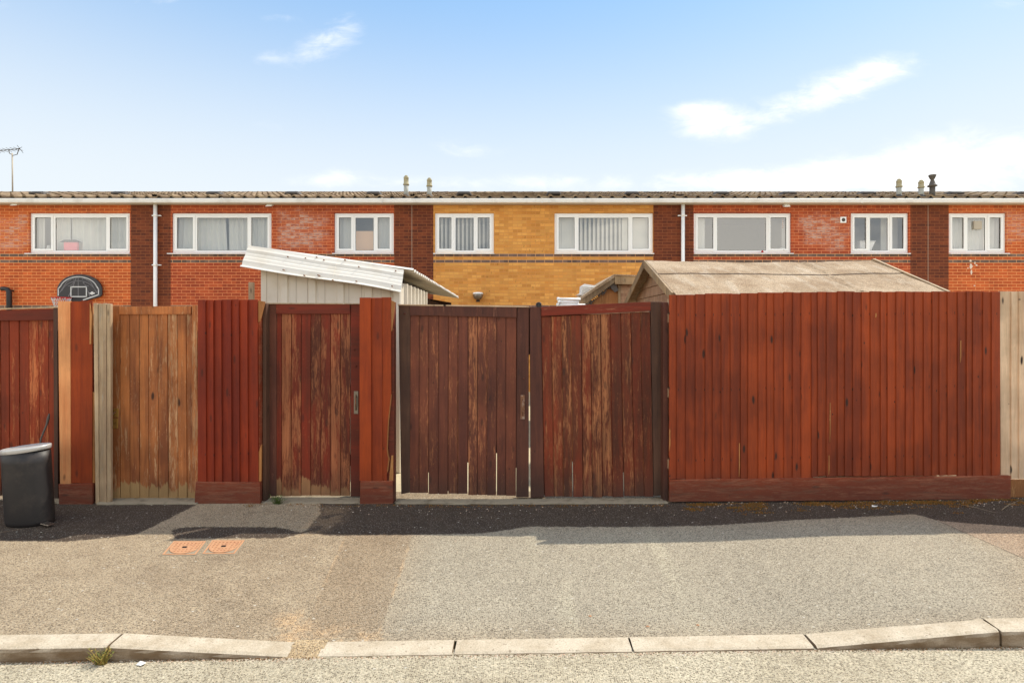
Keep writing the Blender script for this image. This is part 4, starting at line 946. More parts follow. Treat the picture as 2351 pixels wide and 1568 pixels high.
litter(2008, 1163, .028, .016, 'small crumpled white scrap in the moss below the long fence')
litter(1205, 1452 - 70, .010, .006, 'tiny pale fleck of litter in the middle of the pavement') if False else None

# ------------------------------------------------------------------ house row
YH = 14.04
hx = lambda p: X(p, YH)
hz = lambda p: Z(p, YH)
TOPZ = 4.66
pale_z = hz(535)
BR = {
 'orange_a': brick('brick_orange_a', S(208, 100, 44), S(182, 80, 34), S(236, 158, 96), pale_patch=((hx(20), pale_z, .55, .45, .55),)),
 'red_b': brick('brick_red_b', S(188, 86, 44), S(158, 64, 34), S(226, 140, 90), pale_patch=((hx(692), hz(528), .62, .5, .65),)),
 'yellow': brick('brick_yellow', S(230, 166, 84), S(206, 136, 60), S(216, 148, 82), marks=.75, pale_patch=()),
 'red_c': brick('brick_red_c', S(188, 86, 44), S(158, 64, 34), S(226, 142, 94), pale_patch=((hx(1892), hz(530), .62, .45, .65),)),
 'orange_d': brick('brick_orange_d', S(208, 100, 46), S(182, 80, 36), S(236, 160, 100), pale_patch=((hx(2340), hz(520), .4, .4, .45),)),
 'brown': brick('brick_brown', S(126, 60, 30), S(94, 42, 22), S(148, 84, 46), stain=.3),
 'band': brick('brick_band', S(130, 104, 90), S(98, 78, 68), S(226, 168, 120)),
}
def wavy(mb, x0, x1, y, z0, z1, n, amp, ph=0.0, taper=0.0):
    v_ = []; N = max(10, int(n * 8))
    for i in range(N + 1):
        t__ = i / N; a = 2 * math.pi * n * t__ + ph
        yy = y + amp * math.sin(a) + amp * .4 * math.sin(a * .37 + 1)
        xt = x0 + (x1 - x0) * t__; xb_ = xt + taper * (.5 - t__)
        v_ += [(xb_, yy, z0), (xt, yy * .5 + y * .5, z1)]
    mb.add(v_, [(i * 2, i * 2 + 2, i * 2 + 3, i * 2 + 1) for i in range(N)], 0, None, True)
def window(house, px0, px1, py0=489, py1=581, kind='curtain', big=True, sillx=(8, 1), label=None, spec=None):
    """white frame set 5 cm back in the wall; two side casements and a fixed middle light"""
    x0, x1, z1, z0 = hx(px0), hx(px1), hz(py0), hz(py1); yf_ = YH + .045; w_ = x1 - x0; H = z1 - z0; fr = .066
    mb = MB(); S_ = (.235, .762) if big else (.33, .675)
    a, b = x0 + w_ * S_[0], x0 + w_ * S_[1]
    yb_ = yf_ + .06
    mb.box(x0 + .004, x1 - .004, yf_, yb_, z1 - fr, z1 - .004); mb.box(x0 + .004, x1 - .004, yf_, yb_, z0 + .004, z0 + fr)
    for xx0, xx1 in ((x0 + .004, x0 + fr), (a - .03, a + .03), (b - .03, b + .03), (x1 - fr, x1 - .004)): mb.box(xx0, xx1, yf_ + .001, yb_, z0 + fr, z1 - fr)
    wo = obj('window', mb, M['upvc'], house, bevel=.004)
    gl = []
    for k, (l, r_) in enumerate(((x0 + fr, a - .03), (a + .03, b - .03), (b + .03, x1 - fr))):
        if k != 1:
            sm = MB(); c = .056
            sm.box(l - .012, r_ + .012, yf_ - .014, yf_ + .03, z1 - fr - c + .012, z1 - fr + .012); sm.box(l - .012, r_ + .012, yf_ - .014, yf_ + .03, z0 + fr - .012, z0 + fr + c - .012)
            sm.box(l - .012, l - .012 + c, yf_ - .014, yf_ + .03, z0 + fr + c - .012, z1 - fr - c + .012); sm.box(r_ + .012 - c, r_ + .012, yf_ - .014, yf_ + .03, z0 + fr + c - .012, z1 - fr - c + .012)
            obj('casement', sm, M['upvc'], wo, bevel=.004); gl.append((l - .012 + c, r_ + .012 - c, z0 + fr + c - .012, z1 - fr - c + .012))
        else:
            gl.append((l, r_, z0 + fr, z1 - fr - .05))
            vb = MB(); vb.box(l, r_, yf_ - .004, yf_ + .03, z1 - fr - .05, z1 - fr - .012); vb.box(l, r_, yf_ + .006, yf_ + .03, z1 - fr - .012, z1 - fr); obj('trickle_vent', vb, M['upvc'], wo, bevel=.002)
    for g_ in gl:
        gm_ = MB(); 
        gm_.quad((g_[0], yf_ + .018, g_[2]), (g_[1], yf_ + .018, g_[2]), (g_[1], yf_ + .018, g_[3]), (g_[0], yf_ + .018, g_[3])); obj('pane', gm_, M['glass'], wo)
        if True:
            s_ = MB(); e_ = .007
            s_.box(g_[0], g_[1], yf_ + .010, yf_ + .017, g_[3] - e_, g_[3]); s_.box(g_[0], g_[0] + e_, yf_ + .010, yf_ + .017, g_[2], g_[3] - e_); s_.box(g_[1] - e_, g_[1], yf_ + .010, yf_ + .017, g_[2], g_[3] - e_); s_.box(g_[0] + e_, g_[1] - e_, yf_ + .010, yf_ + .017, g_[2], g_[2] + e_)
            obj('gasket', s_, M['black_plastic'], wo)
    sb = MB(); sl, sr = hx(px0 - sillx[0]), hx(px1 + sillx[1])
    sb.hexa([(sl, YH - .055, z0 - .032), (sr, YH - .055, z0 - .032), (sr, yf_ + .05, z0 - .028), (sl, yf_ + .05, z0 - .028), (sl, YH - .055, z0 - .012), (sr, YH - .055, z0 - .012), (sr, yf_ + .05, z0 + .003), (sl, yf_ + .05, z0 + .003)])
    obj('sill', sb, M['upvc'], wo, bevel=.003)
    # what hangs inside
    yc = yf_ + .16; inner = MB(); zc0, zc1 = z0 + .0, z1
    if spec: spec(wo, x0, x1, z0, z1, yc, gl)
    elif kind == 'curtain':
        wavy(inner, x0 - .02, x1 + .02, yc, zc0 - .05, zc1 + .05, 14 if big else 8, .045); obj('curtain', inner, M['curtain'], wo)
    elif kind == 'blind':
        vblind(wo, x0, x1, z0, z1, yc, .09, 50)
    # the room behind
    rb = MB(); X0, X1, Y0, Y1, Z0, Z1 = x0 - .5, x1 + .5, yb_ + .05, yb_ + 2.4, z0 - .9, z1 + .15
    X0 = max(X0, x0 - .28); X1 = min(X1, x1 + .28)
    rb.quad((X0, Y1, Z0), (X1, Y1, Z0), (X1, Y1, Z1), (X0, Y1, Z1)); rb.quad((X0, Y0, Z0), (X0, Y1, Z0), (X0, Y1, Z1), (X0, Y0, Z1)); rb.quad((X1, Y0, Z0), (X1, Y1, Z0), (X1, Y1, Z1), (X1, Y0, Z1)); rb.quad((X0, Y0, Z1), (X1, Y0, Z1), (X1, Y1, Z1), (X0, Y1, Z1)); rb.quad((X0, Y0, Z0), (X1, Y0, Z0), (X1, Y1, Z0), (X0, Y1, Z0), 1)
    obj('room', rb, [M['room'], M['room_floor']], wo)
    return wo
def vblind(wo, x0, x1, z0, z1, yc, pitch, ang, a=0, b=1, slat=.085):
    mb = MB(); xa_, xb_ = x0 + (x1 - x0) * a, x0 + (x1 - x0) * b; n = int((xb_ - xa_) / pitch); ca, sa = math.cos(R(ang)) * slat / 2, math.sin(R(ang)) * slat / 2
    for i in range(n + 1):
        x = xa_ + (xb_ - xa_) * (i + .5) / (n + 1)
        mb.hexa([(x - ca, yc - sa, z0 - .02), (x + ca, yc + sa, z0 - .02), (x + ca, yc + sa + .002, z0 - .02), (x - ca, yc - sa + .002, z0 - .02), (x - ca, yc - sa, z1), (x + ca, yc + sa, z1), (x + ca, yc + sa + .002, z1), (x - ca, yc - sa + .002, z1)])
    obj('blind', mb, M['blind'], wo)
def wall_mesh(cells, holes, xr, zcuts):
    """cells: (px0, px1, material index by band function)"""
    mb = MB(); xs_ = sorted({hx(c) for c in xr} | {h_[0] for h_ in holes} | {h_[1] for h_ in holes}); zs = sorted(set(zcuts) | {h_[2] for h_ in holes} | {h_[3] for h_ in holes})
    for i in range(len(xs_) - 1):
        for j in range(len(zs) - 1):
            xm, zm = (xs_[i] + xs_[i + 1]) / 2, (zs[j] + zs[j + 1]) / 2
            if any(h_[0] < xm < h_[1] and h_[2] < zm < h_[3] for h_ in holes): continue
            mi = cells(xm, zm)
            if mi is None: continue
            mb.quad((xs_[i], YH, zs[j]), (xs_[i + 1], YH, zs[j]), (xs_[i + 1], YH, zs[j + 1]), (xs_[i], YH, zs[j + 1]), mi)
    for (a, b, c, d) in holes:
        e = YH + .15
        mi = 0
        mb.quad((a, YH, c), (a, YH, d), (a, e, d), (a, e, c), mi); mb.quad((b, YH, d), (b, YH, c), (b, e, c), (b, e, d), mi)
        mb.quad((a, YH, d), (b, YH, d), (b, e, d), (a, e, d), mi); mb.quad((b, YH, c), (a, YH, c), (a, e, c), (b, e, c), mi)
    return mb
CR = .075; Z0R = -.032
def course(z): return round((z - Z0R) / CR) * CR + Z0R
B1 = (course(hz(591)), ); 
band1 = (course(hz(589.5)), course(hz(589.5)) + CR); band2 = (course(hz(604)), course(hz(604)) + CR); band3 = (course(hz(708)), course(hz(708)) + CR)
EY, EZ = 13.90, 4.776; RY, RZ = 18.3, 5.905
def roof_mesh(xa_, xb_):
    mb = MB(); L = math.hypot(RY - EY, RZ - EZ); ey, ez = (RY - EY) / L, (RZ - EZ) / L; ny, nz = -ez, ey; rows = 13; ex = L / rows; tw = .30
    k0 = math.floor(xa_ / tw); k1 = math.ceil(xb_ / tw); prof_ = [(0, .0), (.08, .036), (.17, .052), (.28, .036), (.38, .006), (.50, .0), (.9, .0), (1.0, .0)]
    rnd = random.Random(int(xa_ * 10))
    for r_ in range(rows):
        for k in range(k0, k1):
            s0, s1 = r_ * ex - .03, (r_ + 1) * ex; j = rnd.uniform(-.006, .006); v_ = []
            for u_, h_ in prof_:
                x = min(max((k + u_) * tw, xa_), xb_)
                v_ += [(x, EY + ey * s0 + ny * (h_ + .0), EZ + ez * s0 + nz * (h_ - .012)), (x, EY + ey * s0 + ny * (h_ + .030 + j), EZ + ez * s0 + nz * (h_ + .030 + j)), (x, EY + ey * s1 + ny * (h_ + .002), EZ + ez * s1 + nz * (h_ + .002))]
            mb.add(v_, [(i * 3 + q, i * 3 + 3 + q, i * 3 + 4 + q, i * 3 + 1 + q) for i in range(len(prof_) - 1) for q in range(2)])
    # rear slope and ridge
    mb.quad((xa_, RY, RZ), (xb_, RY, RZ), (xb_, RY + 4.6, EZ), (xa_, RY + 4.6, EZ))
    x = xa_
    while x < xb_ - .05:
        x2 = min(x + .45, xb_); v_ = []
        for q in (0, 1):
            xx = x if q == 0 else x2 - .004
            for i in range(7):
                a = math.pi * i / 6; v_.append((xx, RY - .13 * math.cos(a), RZ - .01 + (.075 + .006 * q) * math.sin(a)))
        mb.add(v_, [(i, i + 1, i + 8, i + 7) for i in range(6)] + [tuple(range(7)), tuple(range(13, 6, -1))]); x = x2
    return mb
def roof_at(px, s):      # a point on the roof, s = fraction up the slope
    y = EY + (RY - EY) * s; z = EZ + (RZ - EZ) * s; return X(px, y), y, z + .05
def house(pa, pb, walls, wins, label, vents=(), pipe=None, joint=None):
    xa_, xb_ = hx(pa), hx(pb)
    t_ = thing('terraced_house', ((xa_ + xb_) / 2, YH, 0), label, 'house', 'brick terraced houses in the row')
    holes = [(hx(w_['a']), hx(w_['b']), hz(581), hz(489)) for w_ in wins]
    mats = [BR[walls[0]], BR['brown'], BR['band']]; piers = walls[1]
    def cell(x, z):
        if any(hx(a) < x < hx(b) for a, b in piers): return 1
        if any(q[0] < z < q[1] for q in (band1, band2, band3)): return 2
        return 0
    mb = wall_mesh(cell, holes, [pa, pb] + [e for p_ in piers for e in p_ if pa < e < pb], [-.01, TOPZ, *band1, *band2, *band3])
    mb.quad((xa_, YH + 8.2, 0), (xb_, YH + 8.2, 0), (xb_, YH + 8.2, TOPZ), (xa_, YH + 8.2, TOPZ))
    if pa < -200: mb.quad((xa_, YH, 0), (xa_, YH + 8.2, 0), (xa_, YH + 8.2, TOPZ), (xa_, YH, TOPZ))
    if pb > 2600: mb.quad((xb_, YH, 0), (xb_, YH + 8.2, 0), (xb_, YH + 8.2, TOPZ), (xb_, YH, TOPZ))
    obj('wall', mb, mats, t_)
    ro = obj('roof', roof_mesh(xa_, xb_), M['tile'], t_)
    gy = EY - .05
    mb = MB(); z1_, z0_ = Z(455.5, gy - .06), Z(465.5, gy - .06)
    pts = [(gy + .06, z1_), (gy - .05, z1_), (gy - .062, z1_ - .012), (gy - .064, z0_ + .012), (gy - .055, z0_), (gy + .06, z0_)]
    n = len(pts); v_ = [(xa_, y, z) for y, z in pts] + [(xb_, y, z) for y, z in pts]
    mb.add(v_, [(i, i + n, (i + 1) % n + n, (i + 1) % n) for i in range(n)] + [tuple(range(n)), tuple(range(2 * n - 1, n - 1, -1))]); go = obj('gutter', mb, M['gutter'], t_)
    mb = MB(); x = math.ceil(xa_ / 3.9) * 3.9 + .7
    while x < xb_ - .1: mb.box(x, x + .05, gy - .069, gy + .05, z0_ - .005, z1_ + .005); x += 3.9
    if mb.v: obj('gutter_joint', mb, M['gutter'], go)
    mb = MB(); mb.box(xa_, xb_, gy + .062, gy + .085, z0_ - .006, z1_ + .01); mb.box(xa_, xb_, gy + .086, YH - .002, z0_ - .003, z0_ + .012); obj('soffit', mb, M['soffit'], t_)
    for w_ in wins:
        window(t_, w_['a'], w_['b'], big=w_.get('big', True), kind=w_.get('kind', 'curtain'), spec=w_.get('spec'), sillx=w_.get('sill', (8, 1)))
    for px in vents:
        x, y, z = roof_at(px, .16); mb = MB()
        mb.hexa([(x - .21, y - .16, z - .05), (x + .21, y - .16, z - .05), (x + .19, y + .22, z + .02), (x - .19, y + .22, z + .02), (x - .15, y - .12, z + .065), (x + .15, y - .12, z + .065), (x + .13, y + .12, z + .09), (x - .13, y + .12, z + .09)]); mb.box(x - .16, x + .16, y - .20, y - .12, z - .03, z + .035); obj('roof_vent', mb, M['vent_dark'], ro, bevel=.02)
    if pipe:
        x = hx(pipe); y = YH - .075; mb = MB(); mb.tube([(x, y, z0_ - .004), (x, y, 0.02)], .044, 14)
        po = obj('downpipe', mb, M['upvc'], t_)
        mb = MB()
        for z in (hz(496), hz(609), 2.0, 1.0): mb.tube([(x, y, z - .03), (x, y, z + .03)], .048, 14); mb.box(x - .11, x + .11, y + .03, y + .072, z - .012, z + .012)
        obj('pipe_clip', mb, M['upvc'], po)
    if joint: mb = MB().box(hx(joint) - .006, hx(joint) + .006, YH - .004, YH, 0, TOPZ); obj('movement_joint', mb, M['mortar_line'], t_)
    return t_

# ---- contents of particular windows
def sp_w1(wo, x0, x1, z0, z1, yc, gl):
    w_ = x1 - x0
    mb = MB(); wavy(mb, x0 - .02, x0 + w_ * .09, yc, z0 - .05, z1, 2, .02); wavy(mb, x0 + w_ * .15, x0 + w_ * .34, yc + .03, z0 - .05, z1, 3, .02); wavy(mb, x0 + w_ * .36, x1 + .02, yc, z0 - .05, z1, 9, .035); obj('curtain', mb, M['curtain'], wo)
def sp_w2(wo, x0, x1, z0, z1, yc, gl):
    w_ = x1 - x0; mb = MB(); wavy(mb, x0 - .02, x0 + w_ * .50, yc, z0 - .05, z1, 9, .03, taper=-.10); wavy(mb, x0 + w_ * .53, x1 + .02, yc, z0 - .05, z1, 9, .03, taper=.03); obj('curtain', mb, M['curtain'], wo)
def sp_w3(wo, x0, x1, z0, z1, yc, gl):
    w_ = x1 - x0; mb = MB(); wavy(mb, x0 - .02, x0 + w_ * .30, yc, z0 - .05, z1, 4, .014); wavy(mb, x0 + w_ * .68, x1 + .02, yc, z0 - .05, z1, 4, .006); obj('curtain', mb, M['curtain'], wo)
    mb = MB().box(x0 + w_ * .31, x0 + w_ * .67, yc, yc + .01, z0 - .02, z0 + (z1 - z0) * .58); obj('blind', mb, M['peach_panel'], wo)  # plain peach sheet behind the lower middle pane
def sp_w4(wo, x0, x1, z0, z1, yc, gl): vblind(wo, x0, x1, z0, z1, yc, .105, 50, slat=.075)
def sp_w5(wo, x0, x1, z0, z1, yc, gl):
    vblind(wo, x0, x1, z0, z1, yc, .075, 18, 0, .25); vblind(wo, x0, x1, z0, z1, yc, .118, 42, .26, .70, slat=.095); vblind(wo, x0, x1, z0, z1, yc, .075, 12, .70, 1.0)
def sp_w6(wo, x0, x1, z0, z1, yc, gl):
    w_ = x1 - x0; mb = MB(); wavy(mb, x0 - .02, x0 + w_ * .14, yc, z0 - .05, z1, 2, .012); obj('curtain', mb, M['curtain'], wo)
    mb = MB(); wavy(mb, x1 - w_ * .06, x1 + .02, yc, z0 - .05, z1, 1, .01); obj('curtain', mb, M['curtain'], wo)
    mb = MB(); x = x0 + w_ * .935; z = z1 - .12
    for k in range(5): mb.lathe([(.004, z), (.020, z - .02), (.018, z - .035), (.004, z - .05)], x + .006 * (k % 2), yc - .08, n=8); z -= .055 if k < 2 else .045
    mb.tube([(x, yc - .08, z1 - .03), (x, yc - .08, z)], .003, 5); obj('hanging_ornament', mb, M['terracotta'], wo)
def sp_w7(wo, x0, x1, z0, z1, yc, gl):
    w_ = x1 - x0; mb = MB(); mb.box(x0 + w_ * .72, x1 + .03, yc + .25, yc + .26, z0 - .05, z1); obj('blind', mb, M['blind'], wo)
def sp_w8(wo, x0, x1, z0, z1, yc, gl):
    w_ = x1 - x0; mb = MB(); wavy(mb, x0 + .02, x1 + .02, yc, z0 - .05, z1, 11, .022, taper=.1); obj('curtain', mb, M['curtain'], wo)
    a, b, c, d = gl[1]; x = a + (b - a) * .55; z = c + (d - c) * .78; y = YH + .055; mb = MB()
    mb.box(x - .10, x + .10, y - .04, y, z - .11, z + .10); fo = obj('window_fan', mb, M['soffit'], wo, bevel=.01)
    mb = MB()
    for k in range(7): mb.box(x - .06, x + .06, y - .045, y - .041, z - .06 + k * .019, z - .05 + k * .019)
house(-430, 360, ('orange_a', [(300, 360)]), [dict(a=67, b=298, spec=sp_w1, sill=(7, 1)), dict(a=-190, b=-55, big=False)],
      'orange brick house at the left end with a basketball backboard on its wall', vents=(-150, 94, 280), pipe=361)
house(360, 945, ('red_b', [(360, 392), (905, 945)]), [dict(a=394, b=623, spec=sp_w2), dict(a=767, b=904, big=False, spec=sp_w3, sill=(3, 1))],
      'red brick house behind the white corrugated shed', vents=(495, 675, 860))
h3 = house(945, 1566, ('yellow', [(945, 995), (1500, 1566)]), [dict(a=998, b=1134, big=False, spec=sp_w4, sill=(3, 1)), dict(a=1273, b=1500, spec=sp_w5, sill=(0, 1))],
      'yellow brick house in the middle of the row', vents=(1066, 1271, 1449), pipe=1566, joint=945.6)
h4 = house(1566, 2130, ('red_c', [(1566, 1592), (2090, 2130)]), [dict(a=1593, b=1817, spec=sp_w6, sill=(0, 3)), dict(a=1953.5, b=2087, big=False, spec=sp_w7, sill=(2, 1))],
      'red brick house behind the felt roofed shed', vents=(1654, 1807, 1987))
h5 = house(2130, 2800, ('orange_d', [(2130, 2178)]), [dict(a=2178.6, b=2311, big=False, spec=sp_w8, sill=(0, 4)), dict(a=2450, b=2680)],
      'orange brick house at the right end with white paint spots on its wall', vents=(2187, 2348), joint=2130.6)
# flues
def flue(px, py_top, py_bot, label, dark=False):
    x, y, z = roof_at(px, .03); y -= 0; sc = y / F; ztop_ = Z(py_top, y); zb_ = z - .12; H = ztop_ - zb_
    t_ = thing('flue', (x, y, zb_), label, 'flue', 'flues on the terrace roof')
    if not dark:
        mb = MB(); mb.lathe([(.058, zb_), (.058, zb_ + H * .62)], x, y, n=16); obj('pipe', mb, M['flue'], t_)
        mb = MB(); zz = zb_ + H * .60
        mb.lathe([(.070, zz), (.078, zz + .012), (.072, zz + .035), (.062, zz + .04), (.060, ztop_ - .085), (.064, ztop_ - .08), (.062, ztop_ - .045), (.040, ztop_ - .035), (.044, ztop_ - .02), (.02, ztop_)], x, y, n=16); obj('terminal', mb, M['flue_cap'], t_)
        mb = MB(); mb.lathe([(.12, zb_), (.09, zb_ + .10), (.059, zb_ + .14)], x, y, n=16); obj('collar', mb, M['vent_dark'], t_)
    else:
        mb = MB(); mb.lathe([(.062, zb_), (.062, ztop_ - .30)], x, y, n=16); obj('pipe', mb, M['dark_cowl'], t_)
        mb = MB(); mb.lathe([(.062, ztop_ - .30), (.105, ztop_ - .285), (.105, ztop_ - .262), (.075, ztop_ - .25), (.035, ztop_ - .12), (.05, ztop_ - .10), (.085, ztop_ - .02), (.08, ztop_), (.03, ztop_ - .005)], x, y, n=16); obj('cowl', mb, M['dark_cowl'], t_)
flue(932.5, 403, 452, 'pale pipe flue at the right end of the red brick house roof')
flue(985.8, 408.5, 452, 'slightly shorter pale flue at the left end of the yellow brick house roof')
flue(2064, 411, 454, 'pale pipe flue, leftmost of the three at the right end of the roof')
flue(2114.7, 413.5, 454, 'pale pipe flue between the other pale one and the dark cowl')
flue(2140.5, 402, 445, 'tall dark flue with a flared cowl at the right end of the roof', True)
# aerial
x, y, z = roof_at(29, .55); zt2 = Z(352, y)
t_ = thing('tv_aerial', (x, y, z - .1), 'thin television aerial on a mast at the left end of the roof', 'aerial')
mb = MB(); mb.tube([(x, y, z - .1), (x - .01, y, zt2)], .018, 8); obj('mast', mb, M['soffit'], t_)
sc = y / F; mb = MB(); A = Vector((X(-60, y), y, Z(352, y))); B = Vector((X(46, y), y, Z(342, y))); mb.tube([A, B], .010, 6); obj('boom', mb, M['dark_cowl'], t_)
mb = MB()
for k in range(13):
    p = A.lerp(B, k / 12.5); mb.tube([p + Vector((0, -.16, 0)), p + Vector((0, .16, 0))], .006, 5); 
for dx_ in (.50, .60):
    p = A.lerp(B, .98); mb.tube([p + Vector((0, -.1, -.05)), p + Vector((0, .1, .08))], .006, 5); mb.tube([p + Vector((.03, -.1, .07)), p + Vector((.03, .1, -.09))], .006, 5)
obj('director_rods', mb, M['dark_cowl'], t_)
mb = MB(); c = Vector((X(33, y), y, Z(347, y)))
mb.tube([c + Vector((-.16, 0, .02)), c + Vector((-.14, 0, -.07)), c + Vector((-.03, 0, -.13)), c + Vector((.08, 0, -.10)), c + Vector((.13, 0, .05))], .010, 6); obj('cradle_bracket', mb, M['dark_cowl'], t_)

# wall fittings
def wallthing(name, mb, mat, px, py, label, cat, group=None):
    return tag(obj(name, mb, mat, loc=(hx(px), YH, hz(py))), label, cat, group)
for px, py, lb in ((42, 470, 'white sensor lamp under the gutter of the left orange brick house'), (622.6, 472, 'white sensor lamp under the gutter above the curtained window'), (1803, 473, 'white sensor lamp under the gutter above the wide bare window')):
    x, z = hx(px), hz(py); mb = MB(); mb.box(x - .07, x + .06, YH - .10, YH - .002, z - .01, z + .022); mb.hexa([(x - .09, YH - .14, z - .055), (x + .07, YH - .12, z - .045), (x + .07, YH - .04, z - .02), (x - .09, YH - .05, z - .03), (x - .06, YH - .12, z - .01), (x + .05, YH - .12, z - .01), (x + .05, YH - .05, z - .008), (x - .06, YH - .05, z - .008)])
    wallthing('security_lamp', mb, M['upvc'], px, py, lb, 'lamp', 'sensor lamps under the gutter')
x, z = hx(1935), hz(505.5); mb = MB(); mb.box(x - .075, x + .075, YH - .03, YH - .001, z - .075, z + .075); t_ = thing('wall_vent', (x, YH, z), 'square white extractor vent on the red brick wall beside the small window', 'vent')
obj('cover', mb, M['upvc'], t_, bevel=.008); mb = MB(); mb.tube([(x, YH - .034, z), (x, YH - .030, z)], .045, 18); obj('grille', mb, M['vent_dark'], t_)
x, z = hx(1098), hz(684); t_ = thing('bulkhead_lamp', (x, YH, z), 'round silver outdoor lamp on the yellow brick wall', 'lamp')
mb = MB(); mb.tube([(x, YH, z), (x, YH - .03, z), (x, YH - .045, z + .04)], [.05, .05, .03], 14); mb.lathe([(.04, z - .10), (.055, z - .07), (.03, z - .055)], x, YH - .09, n=14); obj('base', mb, M['black_plastic'], t_)
mb = MB(); mb.lathe([(.05, z - .055), (.10, z - .02), (.125, z + .04), (.115, z + .09), (.10, z + .095)], x, YH - .13, n=18); obj('globe', mb, M['steel'], t_)
mb = MB(); mb.lathe([(.125, z + .085), (.13, z + .10), (.11, z + .125), (.03, z + .135)], x, YH - .13, n=18); obj('cap', mb, M['upvc'], t_)
x = hx(31); mb = MB(); y = YH - .12; mb.tube([(hx(14), y, hz(664)), (hx(20), y, hz(663.5)), (hx(27), y, hz(665)), (hx(30.5), y, hz(671)), (x, y, hz(680)), (x, y, .05)], [.055, .05, .055, .058, .058, .058], 12)
mb.tube([(x, y, hz(668)), (x, YH, hz(668))], .02, 6)
tag(obj('soil_pipe', mb, M['black_plastic'], loc=(x, YH, 0)), 'black pipe with a bent top on the orange brick wall at the far left', 'pipe')
# paint spots
mb = MB(); rnd = random.Random(77)
for (px, py, rx, rz_) in ((2229, 612, .045, .075), (2230, 625, .028, .06), (2228, 599, .03, .03), (2238, 604, .02, .04), (2242, 609, .03, .02), (2237, 656, .03, .015), (2222, 616, .015, .02)):
    n = 14; cx_, cz_ = hx(px), hz(py); v_ = [(cx_ + rx * rnd.uniform(.6, 1.15) * math.cos(k * 6.283 / n), YH - .0035, cz_ + rz_ * rnd.uniform(.6, 1.15) * math.sin(k * 6.283 / n)) for k in range(n)]
    mb.add(v_, [tuple(range(n))])
obj('paint_spots', mb, M['paint_spill'], h5)
# putty spot and marks on yellow house
# basketball backboard
t_ = thing('basketball_backboard', (hx(182), YH, hz(691)), 'black rounded basketball backboard with white lines on the orange brick wall', 'backboard')
yb = YH - .08; sc = yb / F
q1 = lambda cx_, cy_: ((cx_ / 3.657 - CX) * sc, Z(306 + cy_ / 3.657, yb))
def arc(cx_, cy_, rx, ry, a0, a1, n=16): return [(cx_ + rx * math.cos(R(a0 + (a1 - a0) * i / n)), cy_ - ry * math.sin(R(a0 + (a1 - a0) * i / n))) for i in range(n + 1)]
outl = [(478, 1365), (478, 1300)] + [(x, y) for x, y in reversed(arc(667, 1312, 186, 127, 20, 160, 22))] + [(855, 1300), (855, 1355), (842, 1372), (700, 1412), (600, 1412), (490, 1380)]
mb = MB(); mb.prism([q1(*p) for p in outl], yb, yb + .035); obj('board', mb, M['board_black'], t_, bevel=.008)
def strip(mb, pts, wd, y):
    P_ = [Vector(q1(*p)) for p in pts]
    for a, b in zip(P_, P_[1:]):
        d = (b - a); 
        if d.length < 1e-6: continue
        d.normalize(); n_ = Vector((-d.y, d.x)) * wd / 2; a2 = a - d * wd * .3; b2 = b + d * wd * .3
        mb.hexa([(a2.x - n_.x, y, a2.y - n_.y), (b2.x - n_.x, y, b2.y - n_.y), (b2.x - n_.x, y + .004, b2.y - n_.y), (a2.x - n_.x, y + .004, a2.y - n_.y), (a2.x + n_.x, y, a2.y + n_.y), (b2.x + n_.x, y, b2.y + n_.y), (b2.x + n_.x, y + .004, b2.y + n_.y), (a2.x + n_.x, y + .004, a2.y + n_.y)])
mb = MB(); inner_ = [(490, 1362), (490, 1305)] + list(reversed(arc(660, 1318, 158, 112, 18, 162, 20))) + [(828, 1310), (828, 1356), (700, 1400)]
strip(mb, inner_, .024, yb - .0045); strip(mb, [(596, 1372), (596, 1290), (726, 1290), (726, 1372), (596, 1372)], .024, yb - .0045); obj('white_lines', mb, M['board_white'], t_)
mb = MB(); strip(mb, arc(660, 1365, 150, 125, 20, 160, 18), .016, yb - .0025); strip(mb, [(657, 1212), (657, 1368)], .016, yb - .0025); strip(mb, arc(560, 1235, 62, 50, -80, 30, 10), .014, yb - .0025); strip(mb, arc(755, 1235, 62, 50, 150, 260, 10), .014, yb - .0025); strip(mb, [(575, 1370), (600, 1320), (640, 1215)], .018, yb - .0025); strip(mb, [(760, 1375), (735, 1320), (690, 1225)], .018, yb - .0025); strip(mb, [(500, 1340), (560, 1250), (620, 1212)], .014, yb - .0025); strip(mb, [(815, 1340), (760, 1250), (700, 1214)], .014, yb - .0025); obj('grey_lines', mb, M['board_grey'], t_)
mb = MB(); mb.prism([q1(x, y) for x, y in ((750, 1340), (762, 1338), (768, 1330), (780, 1330), (786, 1338), (800, 1340), (792, 1350), (778, 1352), (774, 1360), (768, 1352), (756, 1350))], yb - .004, yb); obj('emblem', mb, M['board_white'], t_)
cx_, cz_ = q1(580, 1384); mb = MB(); rp = [(cx_ + .20 * math.cos(k * 6.283 / 24), yb - .24 + .20 * math.sin(k * 6.283 / 24), cz_) for k in range(25)]; mb.tube(rp, .010, 8, caps=False); mb.box(cx_ - .05, cx_ + .05, yb - .05, yb - .002, cz_ - .05, cz_ + .02); obj('rim', mb, M['red_rim'], t_)
mb = MB()
for k in range(12):
    a, b = k * 6.283 / 12, (k + .8) * 6.283 / 12
    for s_ in (1, -1): mb.tube([(cx_ + .2 * math.cos(a), yb - .24 + .2 * math.sin(a), cz_), (cx_ + .15 * math.cos(a + .26 * s_), yb - .24 + .15 * math.sin(a + .26 * s_), cz_ - .16), (cx_ + .11 * math.cos(a), yb - .24 + .11 * math.sin(a), cz_ - .32)], .005, 4)
obj('net', mb, M['board_white'], t_)
